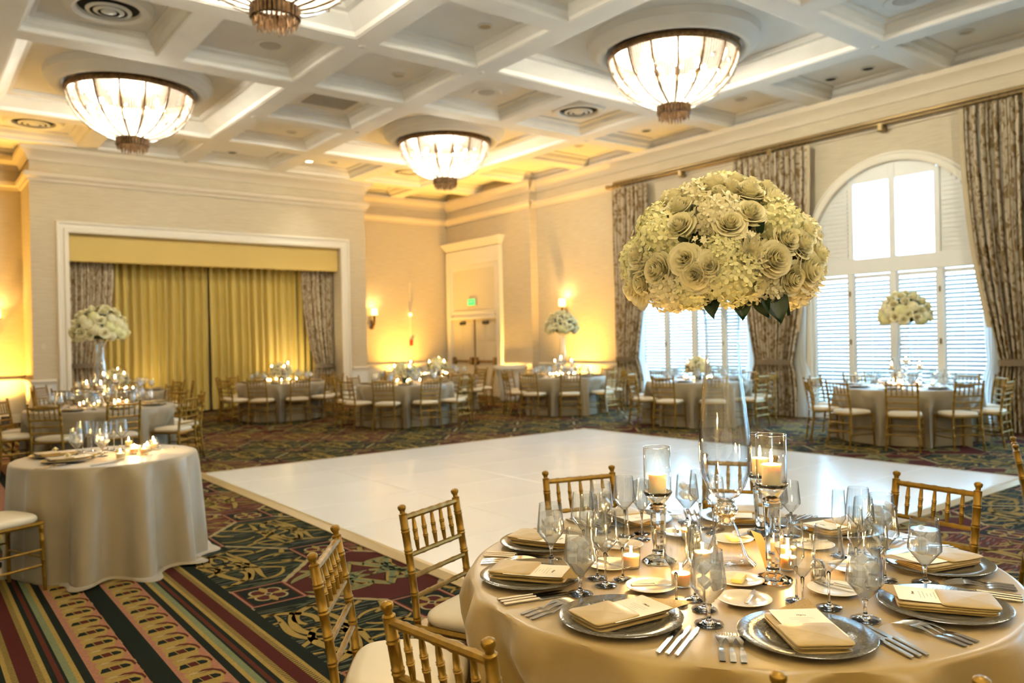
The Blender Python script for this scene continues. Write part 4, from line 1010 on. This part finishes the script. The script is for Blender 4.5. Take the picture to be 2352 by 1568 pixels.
def napkin_thing():
    # local +y points to the table centre
    t = empty('folded_napkin', (0,0,0)); tag(t, None, 'napkin')
    def slab(name, x0, x1, y0, y1, z0, th, wob, m='napkin'):
        mb = MB()
        def fn(u, v):
            a = 2*PI*u; e = 12; cx = abs(math.cos(a))**(2/e)*(1 if math.cos(a) > 0 else -1); cy = abs(math.sin(a))**(2/e)*(1 if math.sin(a) > 0 else -1)
            pr = [(.0,0),(.965,0),(.995,.25),(1,.5),(.995,.78),(.965,1),(.6,1.03),(.0,1.05)]
            k = min(6, int(v*7)); q = v*7-k; r = pr[k][0]+(pr[k+1][0]-pr[k][0])*q; z = pr[k][1]+(pr[k+1][1]-pr[k][1])*q
            x, y = (x0+x1)/2+(x1-x0)/2*cx*r, (y0+y1)/2+(y1-y0)/2*cy*r
            return (x, y, z0+th*z+wob*math.sin(x*55+y*30)*math.sin(y*40)*z)
        mb.grid(fn, 48, 7, closeu=True); return obj(name, mb.mesh(name, M[m], 70), t)
    slab('lower_fold', -.058,.060,-.108,.104,0,.006,.001); slab('lower_fold', -.061,.050,-.104,.104,.006,.005,.0015); slab('middle_fold', -.060,.061,-.110,.106,.011,.006,.002)
    slab('pocket_fold', -.062,.062,-.112,.012,.0175,.0055,.0022)
    return tree(t)
nap0 = napkin_thing()
menu_txt = text_mesh('Menu', .0092, M['ink'], .35)
def menu_thing():
    t = empty('menu_card', (0,0,0)); tag(t, None, 'menu card')
    def cz(y): return .0005+.18*max(0, y-.03)**1.6
    def sheet(name, x0, x1, y0, y1, dz, m, th=.0006):
        mb = MB(); mb.grid(lambda u, v: (x0+(x1-x0)*u, y0+(y1-y0)*v, cz(y0+(y1-y0)*v)+dz), 2, 10); mb.grid(lambda u, v: (x1-(x1-x0)*u, y0+(y1-y0)*v, cz(y0+(y1-y0)*v)+dz-th), 2, 10)
        return obj(name, mb.mesh(name, M[m], 0), t)
    cdo = sheet('card', -.052,.052,-.06,.094,.0016,'card')
    mb = MB(); N_ = 8
    for k in range(N_):
        v0, v1 = k/N_, (k+1)/N_
        def p(v, s): 
            y = .085+.066*v; x = -.05+.10*v*1.0 if s == 0 else .054
            return (x if s == 0 else .054, y, cz(y)+.0008)
        mb.add([p(v0,0), p(v0,1), p(v1,1), p(v1,0)], [(0,1,2,3)])
        mb.add([(x,y,z-.0008) for x, y, z in (p(v0,0), p(v0,1), p(v1,1), p(v1,0))], [(3,2,1,0)])
    obj('glitter_envelope', mb.mesh('glitter_envelope', M['glitter'], 0), t)
    ti = math.atan(.18*1.6*.025**.6)
    obj('heading', menu_txt, cdo, (.004,.060,cz(.060)+.0022), (ti*.9,0,0))
    mb = MB(); rr = random.Random(2)
    for k in range(6):
        y = .046-.0075*k; w = rr.uniform(.010,.026); z = cz(y)+.0019; mb.add([(-w,y,z),(w,y,z),(w,y+.0008,z),(-w,y+.0008,z)], [(0,1,2,3)])
    tag(obj('text_lines', mb.mesh('text_lines', M['ink'], 0), cdo), 'fine lines of small print')
    return tree(t)
menu0 = menu_thing()
def votive_thing():
    t = empty('votive_candle', (0,0,0)); tag(t, None, 'candle')
    mb = MB(); mb.lathe([(.001,.001),(.028,.001),(.030,.004),(.0325,.068),(.0305,.068),(.0285,.010),(.001,.008)], 24); obj('glass_cup', mb.mesh('glass_cup', M['votive'], 60), t)
    mb = MB(); mb.lathe([(.001,.0095),(.0275,.0105),(.0295,.045),(.026,.0455),(.012,.043),(.001,.042)], 20); wx = obj('wax', mb.mesh('wax', M['wax'], 60), t)
    mb = MB(); mb.lathe([(.001,.0445),(.0035,.050),(.0048,.056),(.003,.066),(.001,.076)], 8); obj('flame', mb.mesh('flame', M['flame'], 180), wx)
    return tree(t)
vot0 = votive_thing()
def hurricane_thing(h_stand, name='hurricane_candlestick'):
    t = empty(name, (0,0,0)); tag(t, None, 'candlestick')
    mb = MB(); mb.lathe([(.060,.0),(.062,.004),(.055,.012),(.030,.022),(.022,.034),(.024,.040),(.020,.046)], 8, cap=True); obj('foot', mb.mesh('foot', M['crystal'], 0), t)
    s = h_stand; mb = MB(); mb.lathe([(.019,.0465),(.022,.06),(.028,s-.075),(.030,s-.06),(.024,s-.056),(.031,s-.050),(.025,s-.045)], 8, cap=True); obj('stem', mb.mesh('stem', M['crystal'], 0), t)
    mb = MB(); mb.lathe([(.022,s-.0445),(.040,s-.020),(.050,s-.004),(.052,s),(.049,s+.002),(.036,s-.008),(.001,s-.010)], 24, cap=False); obj('cup', mb.mesh('cup', M['crystal'], 60), t)
    mb = MB(); mb.lathe([(.0475,s+.0025),(.048,s+.158),(.0465,s+.158)], 32); obj('glass_cylinder', mb.mesh('glass_cylinder', M['votive'], 180), t)
    mb = MB(); mb.tube([(.0475*math.cos(2*PI*k/32), .0475*math.sin(2*PI*k/32), s+.158) for k in range(33)], .0012, 6, cap=False); obj('rim', mb.mesh('rim', M['crystal'], 180), t)
    mb = MB(); mb.lathe([(.001,s-.006),(.030,s-.005),(.031,s+.062),(.027,s+.064),(.010,s+.060),(.001,s+.060)], 20); wx = obj('pillar_candle', mb.mesh('pillar_candle', M['wax'], 60), t)
    mb = MB(); mb.lathe([(.001,s+.064),(.0045,s+.072),(.006,s+.082),(.004,s+.098),(.001,s+.112)], 10); obj('flame', mb.mesh('flame', M['flame'], 180), wx)
    return tree(t)
hur_lo, hur_hi = hurricane_thing(.25), hurricane_thing(.315)
VPROF = [(.085,.932),(.074,.905),(.063,.875),(.0585,.80),(.059,.74),(.064,.656),(.071,.60),(.078,.545),(.086,.47),(.0895,.42),(.0895,.37),(.084,.32),(.066,.27),(.045,.238),(.022,.226)]
def vase_thing():
    t = empty('trumpet_vase', (0,0,0)); tag(t, None, 'vase')
    mb = MB(); mb.lathe(VPROF + [(r-.004, z) for r, z in reversed(VPROF)], 48); obj('body', mb.mesh('body', M['vase'], 180), t)
    mb = MB(); mb.tube([(.085*math.cos(2*PI*k/48), .085*math.sin(2*PI*k/48), .932) for k in range(49)], .0022, 6, cap=False); obj('lip', mb.mesh('lip', M['crystal'], 180), t)
    mb = MB(); mb.lathe([(.001,.228),(.03,.224),(.034,.218),(.028,.212),(.038,.202),(.042,.190),(.038,.176),(.028,.166),(.030,.158),(.026,.15),(.03,.14)], 32); obj('ball_knop', mb.mesh('ball_knop', M['crystal'], 60), t)
    mb = MB(); mb.lathe([(.030,.14),(.040,.12),(.052,.08),(.072,.03),(.098,.006),(.10,.0025),(.001,.0015)], 40); obj('foot', mb.mesh('foot', M['vase'], 180), t)
    return tree(t)
vase0 = vase_thing()
def low_vase_thing():
    t = empty('low_vase', (0,0,0)); tag(t, None, 'vase')
    mb = MB(); mb.lathe([(.001,.002),(.05,.002),(.055,.01),(.06,.12),(.058,.125),(.05,.015),(.001,.01)], 20); obj('body', mb.mesh('body', M['leaf'], 60), t)
    return tree(t)
lvase0 = low_vase_thing()

# ---------------------------------------------------------------- flowers
def rose_mesh(seed, openness=1.0):
    rr = random.Random(seed); mb = MB(); n = 19
    for k in range(n):
        t = k/(n-1); phi = k*2.4+rr.uniform(-.25,.25)
        rb, rt = .22*t, .07+.80*t**.9*openness**.5; zt = .66-.62*t**1.3+rr.uniform(-.03,.03); hw = 1.7-.55*t; lip = .05+.24*t*openness
        def fn(u, v):
            e = (u*2-1)**2; a = phi+(u*2-1)*hw; s = math.sin(v*PI/2)
            r = rb+(rt-rb)*s*(1-.06*e) + lip*max(0, v-.72)*2.2*(1-.6*e)
            z = -.5+(zt+.5)*v**.75 - .10*e*v*(.4+t) - lip*1.6*max(0, v-.8)
            return (r*math.cos(a), r*math.sin(a), z)
        mb.grid(fn, 7, 6)
    return mb.mesh('rose', M['rosepetal'], 180)
def hydrangea_mesh(seed, m='petal2'):
    rr = random.Random(seed); mb = MB(); n = 120
    for k in range(n):
        z = 1-1.55*(k+.5)/n; a = k*2.39996; s = math.sqrt(max(0, 1-z*z)); d = Vector((s*math.cos(a), s*math.sin(a), z))
        c = d*rr.uniform(.86,1.05); u = d.orthogonal().normalized(); u.rotate(Matrix.Rotation(rr.uniform(0,6), 3, d)); w = d.cross(u)
        pr = rr.uniform(.16,.22)
        for q in range(4):
            an = q*PI/2; e1 = u*math.cos(an)+w*math.sin(an); e2 = d.cross(e1); tip = rr.uniform(-.02,.09)
            P = [c, c+e1*pr*.45+e2*pr*.42+d*.03, c+e1*pr*.95+e2*pr*.38+d*(.04+tip), c+e1*pr*1.12+d*(.05+tip), c+e1*pr*.95-e2*pr*.38+d*(.02+tip), c+e1*pr*.45-e2*pr*.42+d*.0]
            mb.add([tuple(p) for p in P], [(0,1,2,3),(0,3,4,5)])
    mb.lathe([(.01,.88),(.5,.72),(.8,.35),(.86,0),(.7,-.4),(.3,-.6)], 14)
    return mb.mesh('hydrangea', M[m], 180)
def dahlia_mesh(seed):
    rr = random.Random(seed); mb = MB()
    for k in range(70):
        t = k/69; a = k*2.39996; el = 1.45-1.5*t; ln = .35+.65*t; w = .07+.06*t
        def fn(u, v):
            e = el+.5*v*v*t; r = ln*v; x = r*math.cos(e)+.05; z = r*math.sin(e)+.05*(u*2-1)**2; y = (u*2-1)*w*math.sin(PI*(.15+.8*v))
            return (x*math.cos(a)-y*math.sin(a), x*math.sin(a)+y*math.cos(a), z-.1)
        mb.grid(fn, 2, 4)
    return mb.mesh('dahlia', M['petal'], 180)
def spray_mesh(seed):
    rr = random.Random(seed); mb = MB()
    for k in range(16):
        c = Vector((rr.uniform(-.7,.7), rr.uniform(-.7,.7), rr.uniform(0,1.1))); d = (c+Vector((0,0,.3))).normalized(); u = d.orthogonal().normalized(); w = d.cross(u)
        for q in range(5):
            an = q*2*PI/5; e = u*math.cos(an)+w*math.sin(an); f = d.cross(e)
            mb.add([tuple(p) for p in (c, c+e*.14+f*.09+d*.03, c+e*.26+d*.05, c+e*.14-f*.09+d*.03)], [(0,1,2,3)])
    return mb.mesh('filler_spray', M['petal'], 180)
def leaf_mesh():
    mb = MB(); mb.grid(lambda u, v: ((u*2-1)*.36*math.sin(PI*v**.8)*(1-.15*v), v, .10*abs(u*2-1)-.15*v*v), 4, 8); return mb.mesh('leaf', M['leaf'], 60)
ROSES = [rose_mesh(1), rose_mesh(2,.8), rose_mesh(3,1.15)]; HYD = [hydrangea_mesh(4), hydrangea_mesh(5,'petal')]; DAH = dahlia_mesh(6); SPRAY = spray_mesh(7); LEAF = leaf_mesh()
def orient(d): return Vector(d).to_track_quat('Z', 'Y').to_euler()
def bloom(kind, me, p, pos, d, sc, spin=0):
    q = Vector(d).to_track_quat('Z', 'Y').to_matrix() @ Matrix.Rotation(spin, 3, 'Z')
    o = obj(kind, me, p, pos, q.to_euler(), sc); return o
def core(t, a, b, z0):
    mb = MB(); mb.lathe([(.01,b*.80),(a*.5,b*.68),(a*.75,b*.35),(a*.80,0),(a*.70,-b*.22),(.02,-b*.25)], 20); obj('foliage_core', mb.mesh('foliage_core', M['moss'], 180), t, (0,0,z0))
def dome(t, A, B, z0, spec):
    # spec: list of (azimuth deg around z, elevation deg, kind, size); azimuth 0 = +x
    for k, (az, el, kind, s) in enumerate(spec):
        a, e = math.radians(az), math.radians(el)
        n = Vector((math.cos(e)*math.cos(a), math.cos(e)*math.sin(a), math.sin(e)))
        sq = 1 if e >= 0 else .55
        pos = Vector((A*n.x, A*n.y, z0+B*n.z*sq)); d = Vector((n.x/A, n.y/A, n.z/B+ .25)).normalized()
        rr = random.Random(k*13+int(az))
        me = {'rose': ROSES[k % 3], 'hyd': HYD[k % 2], 'dah': DAH, 'spray': SPRAY}[kind]
        bloom({'rose':'rose','hyd':'hydrangea','dah':'dahlia','spray':'filler_spray'}[kind], me, t, pos + d*s*(.10 if kind == 'rose' else (-.55 if kind == 'hyd' else (-.1 if kind == 'dah' else -.65))), d, s, rr.uniform(0, 6))
TOCAM = math.degrees(math.atan2(-1.73, -2.27))
fl = empty('tall_bouquet', (2.27,1.73,TH+.93), 0, 'large domed bouquet of ivory roses and hydrangeas in tall vase', 'flowers')
core(fl, .33, .30, .09)
front = [  # (sideways deg, elevation) as seen from the camera side: roses
 (-58,10,'rose',.062),(-38,-2,'rose',.074),(-20,4,'rose',.060),(-26,26,'rose',.062),(-14,-10,'rose',.074),(6,24,'rose',.062),(20,32,'rose',.062),(30,2,'rose',.076),(56,-6,'rose',.076),(52,12,'rose',.064),(12,56,'rose',.062),(-6,62,'rose',.072),(28,52,'rose',.066),(26,68,'rose',.062),(-66,-16,'rose',.074),(70,6,'rose',.068),(-46,52,'rose',.064),(40,62,'rose',.058),
 (-44,24,'hyd',.100),(-2,38,'hyd',.092),(46,30,'hyd',.096),(-40,-24,'hyd',.095),(8,-16,'hyd',.100),(-30,60,'hyd',.088),(30,82,'hyd',.100),(64,-26,'hyd',.088),(-78,12,'hyd',.085),(78,24,'hyd',.08),(-20,-28,'hyd',.08),(36,-30,'hyd',.075),
 (16,4,'dah',.085),(-50,8,'dah',.085),(50,46,'dah',.08),
 (-84,0,'spray',.07),(86,-4,'spray',.07),(-10,14,'spray',.05),(16,16,'spray',.05),(62,44,'spray',.06),(-72,30,'spray',.06),(-64,-2,'spray',.06),(84,14,'spray',.06)]
front += [(-6,-2,'rose',.058),(40,14,'rose',.060),(-34,42,'rose',.060),(44,-16,'rose',.064),(-54,-14,'rose',.062),(0,50,'rose',.055),(62,20,'rose',.060),(-62,38,'hyd',.08),(-8,76,'hyd',.085),(60,58,'rose',.06),(-70,56,'rose',.058),(20,-24,'rose',.055),(-28,-14,'spray',.05),(36,40,'spray',.05),(-46,40,'spray',.05),(2,8,'hyd',.07),(66,-14,'hyd',.075),(-4,-24,'spray',.05)]
back = []
rb_ = random.Random(11)
for k in range(40):
    back.append((rb_.uniform(95,265), rb_.uniform(-18,75), rb_.choice(['rose','hyd','hyd','rose','dah']), rb_.uniform(.065,.09)))
dome(fl, .315, .30, .09, [(TOCAM+a, e, k, s*(.95 if k != 'hyd' else .92)) for a, e, k, s in front+back])
for az, el, s, tw in ((34,-30,.13,.3),(28,-34,.10,1.2),(44,-30,.10,-.8),(-6,-36,.09,.4),(14,-40,.09,.0),(-22,14,.05,0),(-18,36,.05,1),(24,20,.05,2),(40,-34,.08,.8)):
    a, e = math.radians(TOCAM+az), math.radians(el); n = Vector((math.cos(e)*math.cos(a), math.cos(e)*math.sin(a), math.sin(e)))
    pos = Vector((.30*n.x, .30*n.y, .09+.29*n.z*(1 if el > 0 else .5)))
    d = Vector((n.x*.5, n.y*.5, -.8 if el < 0 else .3)).normalized(); q = d.to_track_quat('Y', 'Z').to_matrix() @ Matrix.Rotation(tw, 3, 'Y')
    obj('leaf', LEAF, fl, pos, q.to_euler(), s)
dup(vase0, (0,0,-50)) if False else None
vase0.location = (2.27,1.73,TH+.001); vase0['label'] = 'tall clear trumpet vase on the near gold table'
# smaller copies of the arrangement for the far tables
def far_bouquet(kind, seed):
    t = empty('tall_bouquet' if kind == 'tall' else 'low_bouquet', (0,0,0)); tag(t, None, 'flowers'); rr = random.Random(seed)
    A, B, z0 = (.33,.34,.08) if kind == 'tall' else (.21,.20,.06)
    core(t, A, B, z0); sp = []; n = 52 if kind == 'tall' else 30
    for k in range(n):
        el = math.degrees(math.asin(1-1.35*(k+.5)/n)); sp.append((k*137.5, el, rr.choice(['rose','rose','hyd']), rr.uniform(.062,.082) if kind == 'tall' else rr.uniform(.05,.065)))
    dome(t, A, B, z0, sp); return tree(t)
fb_tall, fb_low = far_bouquet('tall', 1), far_bouquet('low', 2)

# ---------------------------------------------------------------- near table setting
CX, CY = 2.27, 1.73
def P(r, deg, z=TH+.0015): a = math.radians(deg); return (CX+r*math.cos(a), CY+r*math.sin(a), z)
SET = [152.5, 192.5, 233.7, 276.7, 315.3, 358, 33, 72, 116]
L = {k: [] for k in ('charger','nap','menu','gob','wine','white','flute','bread','bk','knife','fork')}
first = {}
def place(p, loc, rz=0, sc=None):
    if p.name not in first: first[p.name] = 1; o = p; o.location = loc; o.rotation_euler = (0,0,rz)
    else: o = dup(p, loc, rz)
    if sc: o.scale = (sc,)*3
    return o
rs = random.Random(4)
for i, a in enumerate(SET):
    x, y, z = P(.695, a); c = obj('charger', charger_m, None, (x,y,z)); tag(c, None, 'charger', 'glass chargers on the near table'); L['charger'].append(c)
    rot = math.radians(a+180)-PI/2 + {0: -.50, 1: -.35, 2: .0, 3: .45, 4: .5}.get(i, rs.uniform(-.3,.3))
    n = place(nap0, (x,y,z+.0085), rot, 1.2); L['nap'].append(n)
    m = place(menu0, (x+.012*math.cos(rot), y+.012*math.sin(rot), z+.0085+.0213), rot, 1.3); L['menu'].append(m)
    L['gob'].append(place(goblet0, P(.615, a+19.5+rs.uniform(-1,1)), rs.uniform(0,6), 1.1))
    L['wine'].append(place(wine0, P(.50, a+17+rs.uniform(-2,2)), 0)); L['white'].append(place(white0, P(.49, a+8+rs.uniform(-1.5,1.5)), 0) if True else None)
    L['flute'].append(place(flute0, P(.42, a+13+rs.uniform(-2,2)), 0))
    b = obj('bread_plate', plate_m, None, P(.41, a-9+rs.uniform(-1.5,1.5))); tag(b, None, 'plate', 'bread plates on the near table'); L['bread'].append(b)
    bx, by_, bz = b.location; L['bk'].append(place(bk0, (bx+.02*math.cos(rot), by_+.02*math.sin(rot), bz+.0145), rot-.5))
    inw = math.radians(a+180)-PI/2
    for k in range(3):
        q = a+13.6+k*1.75; L['knife'].append(place(kn0, P(.755, q), inw+math.radians(12)))
        q = a-14.0-k*1.9; L['fork'].append(place(fk0, P(.765, q), inw-math.radians(14)))
NT = ' on the near gold table'
for k, f, g in (('charger','{} silver glass charger plate'+NT,'glass chargers on the near table'),('nap','{} folded gold napkin on charger'+NT,'napkins on the near table'),('menu','{} printed menu card with gold glitter backing'+NT,'menu cards on the near table'),('gob','{} goblet of iced water'+NT,'water goblets on the near table'),('wine','{} large empty wine glass'+NT,'wine glasses on the near table'),('white','{} smaller empty wine glass'+NT,'wine glasses on the near table'),('flute','{} empty champagne flute'+NT,'flutes on the near table'),('bread','{} cream bread plate'+NT,'bread plates on the near table'),('bk','{} butter knife on bread plate'+NT,'butter knives on the near table'),('knife','{} steel dinner knife'+NT,'knives on the near table'),('fork','{} steel dinner fork'+NT,'forks on the near table')): rank(L[k], f, g)
# centre of the table
hs = [place(hur_lo, (2.11,1.90,TH+.001)), place(hur_hi, (2.22,1.51,TH+.001)), dup(hur_lo, (2.66,1.86,TH+.001))]
rank(hs, '{} crystal hurricane candlestick with lit pillar candle'+NT, 'hurricane candlesticks on the near table')
for h, z in zip(hs, (.335,.40,.335)): light('candle_glow', 'POINT', (0,0,z), CANDLE_W, (1,.62,.22), h, shadow_soft_size=.012)
vs_ = []
for k, (x, y) in enumerate(((1.985,1.915),(1.95,1.665),(2.20,1.78),(2.36,1.55),(2.47,1.62),(2.56,1.73),(2.42,2.02))):
    v = place(vot0, (x,y,TH+.001)); vs_.append(v); light('candle_glow', 'POINT', (0,0,.064), CANDLE_W, (1,.60,.20), v, shadow_soft_size=.006)
rank(vs_, '{} lit votive candle in glass cup'+NT, 'votives on the near table')
def shaker(x, y, h, lb):
    t = empty('shaker', (x,y,TH+.001), 0, lb, 'shaker', 'shakers on the near table')
    mb = MB(); mb.lathe([(.001,.0),(.022,.0),(.023,.003),(.023,h),(.021,h+.003)], 20); obj('body', mb.mesh('body', M['steel'], 50), t)
    mb = MB(); mb.lathe([(.021,h+.003),(.022,h+.012),(.016,h+.020),(.012,h+.026),(.001,h+.028)], 20); obj('cap', mb.mesh('cap', M['steel'], 50), t)
shaker(2.30,1.40,.05,'brushed steel shaker behind the front right wine glasses'); shaker(2.33,1.92,.055,'left steel shaker beside the crystal candlestick'); shaker(2.37,1.96,.055,'right steel shaker beside the crystal candlestick')
for x, y, lb, rz in ((2.12,1.57,'plate with butter slab before the vase foot',.4),(2.53,1.90,'plate with butter wedge behind the vase foot',1.0)):
    t = obj('butter_plate', plate_m, None, (x,y,TH+.0015)); tag(t, lb, 'plate', 'butter plates')
    mb = MB(); mb.bev(-.035,.035,-.018,.018,0,.014,.003); tag(obj('butter', mb.mesh('butter', M['butter'], 25), None, (x,y,TH+.0082), (0,0,rz)), 'yellow '+('butter slab on the front butter plate' if y < 1.7 else 'butter wedge on the rear butter plate'), 'butter')
mb = MB(); w = .033
mb.grid(lambda u, v: ((u*2-1)*w*(1-.1*v), .055*v**2-.02+.012*math.sin(3*v), .004+.155*v-.02*v*v), 3, 10); mb.grid(lambda u, v: (-(u*2-1)*w*(1-.1*v), .055*v**2-.0212+.012*math.sin(3*v), .004+.155*v-.02*v*v), 3, 10)
tag(obj('table_card', mb.mesh('table_card', M['peach'], 180), None, (2.28,1.58,TH+.001), (0,0,math.radians(70))), 'curled peach paper card leaning by the crystal candlestick', 'card')

# ---------------------------------------------------------------- far table settings
def far_table(key, flowers, words, seed, nset=8):
    tx, ty, Rt = TABLES[key]; rr = random.Random(seed); a0 = rr.uniform(0, 1); G = {k: [] for k in ('c','n','g','w','f','v','h')}
    def q(r, a): return (tx+r*math.cos(a), ty+r*math.sin(a), TH+.0015)
    for k in range(nset):
        a = a0+2*PI*k/nset; p = q(Rt*.77, a); c = obj('charger', charger_m, None, p); tag(c, None, 'charger', 'chargers on '+words); G['c'].append(c)
        G['n'].append(place(nap0, (p[0],p[1],p[2]+.0085), a+PI/2))
        G['g'].append(place(goblet0, q(Rt*.66, a+.34))); G['w'].append(place(wine0, q(Rt*.55, a+.27))); G['f'].append(place(flute0, q(Rt*.46, a+.15)))
    for k in range(7): a = a0+.5+2*PI*k/7; G['v'].append(place(vot0, q(Rt*rr.uniform(.24,.36), a)))
    for k in range(3): a = a0+.2+2*PI*k/3; G['h'].append(place(hur_lo if k else hur_hi, q(Rt*.22, a)))
    light('candle_glow', 'POINT', (0,0,.064), CANDLE_W*4, (1,.60,.20), G['v'][0], shadow_soft_size=.03)
    for k, f in (('c','{} charger plate on '),('n','{} folded napkin on '),('g','{} water goblet on '),('w','{} wine glass on '),('f','{} champagne flute on '),('v','{} lit votive candle on '),('h','{} hurricane candlestick on ')): rank(G[k], f+words, f[3:-1]+words if False else {'c':'charger plates','n':'napkins','g':'goblets','w':'wine glasses','f':'flutes','v':'votive candles','h':'candlesticks'}[k]+' on '+words)
    if flowers == 'tall':
        v = dup(vase0, (tx,ty,TH+.001)); v['label'] = 'tall glass vase on '+words; b = place(fb_tall, (tx,ty,TH+.93), rr.uniform(0,6)); b['label'] = 'tall domed white bouquet on '+words
    else:
        v = place(lvase0, (tx,ty,TH+.001)); v['label'] = 'low dark vase on '+words; b = place(fb_low, (tx,ty,TH+.135), rr.uniform(0,6)); b['label'] = 'low round white bouquet on '+words
for key, fl_, words, sd in (('left','tall','the left table',1),('leftback','low','the rear left table',2),('stage','low','the table before the stage',3),('middle','low','the table behind dance floor centre',4),('corner','low','the table near the double door',5),('sconce','tall','the table below the glowing sconce',6),('window','low','the table beside the near vase',7),('right','tall','the table at right arched window',8)): far_table(key, fl_, words, sd)
# sweetheart table
sx, sy = 1.20, 6.50; W = ' on the small left table'
c1 = obj('charger', charger_m, None, (.93,6.36,TH+.0015)); c2 = obj('charger', charger_m, None, (.90,6.74,TH+.0015))
for c, lb in ((c1,'front'),(c2,'rear')):
    tag(c, lb+' charger plate'+W, 'charger', 'chargers'+W); n = dup(nap0, (c.location.x, c.location.y, TH+.010), -PI/2+.2); n['label'] = lb+' folded napkin'+W; n['group'] = 'napkins'+W
m = dup(menu0, (.95,6.36,TH+.028), -PI/2+.2); m['label'] = 'menu card on the front napkin'+W
r_ = bloom('rose', ROSES[0], None, (.92,6.33,TH+.052), (0,0,1), .024); tag(r_, 'single ivory rose head on the front napkin'+W, 'flower'); r_ = bloom('rose', ROSES[1], None, (.90,6.76,TH+.052), (0,0,1), .026); tag(r_, 'single ivory rose head on the rear napkin'+W, 'flower')
G = []
for p, x, y, f in ((goblet0,1.02,6.62,'iced water goblet nearest the plates'),(wine0,1.09,6.80,'leftmost wine glass'),(flute0,1.16,6.86,'tall champagne flute'),(wine0,1.20,6.66,'middle wine glass'),(goblet0,1.16,6.46,'full water goblet in front of glasses'),(white0,1.27,6.84,'small wine glass behind'),(flute0,1.30,6.76,'right champagne flute'),(wine0,1.34,6.68,'rightmost wine glass')):
    o = place(p, (x,y,TH+.0015)); o['label'] = f+W; o['group'] = 'glasses'+W
vv_ = []
for x, y in ((1.23,6.19),(1.37,6.42),(1.44,6.93),(1.60,6.83),(1.48,6.50),(1.42,6.33),(1.56,6.62)): vv_.append(place(vot0, (x,y,TH+.001)))
rank(vv_, '{} lit votive candle'+W, 'votives'+W)
light('candle_glow', 'POINT', (0,0,.064), CANDLE_W*3, (1,.60,.20), vv_[1], shadow_soft_size=.03)
rp = random.Random(9); PT = MB(); PT.grid(lambda u, v: (.022*(u-.5)*(1-.3*v), .026*(v-.5), .006*math.sin(PI*u)+.008*v*v), 4, 4); ptm = PT.mesh('rose_petal', M['petal'], 180); pl = []
for k in range(26):
    a, r = rp.uniform(-1.0,1.2), rp.uniform(.15,.52); o = obj('rose_petal', ptm, None, (sx+r*math.cos(a), sy+r*math.sin(a), TH+.002), (0,0,rp.uniform(0,6))); tag(o, None, 'petal'); pl.append(o)
for o in pl: tag(o, 'loose ivory rose petal scattered'+W, None, 'rose petals'+W)
kk = dup(kn0, (1.10,6.02,TH+.0015), -PI/2+.5); kk['label'] = 'steel knife right of the front plate'+W; kk['group'] = 'cutlery'+W
for i, (x, y) in enumerate(((.78,6.16),(.82,6.13))): kk = dup(fk0, (x,y,TH+.0015), -PI/2+.4); kk['label'] = ('outer','inner')[i]+' steel fork'+W; kk['group'] = 'cutlery'+W
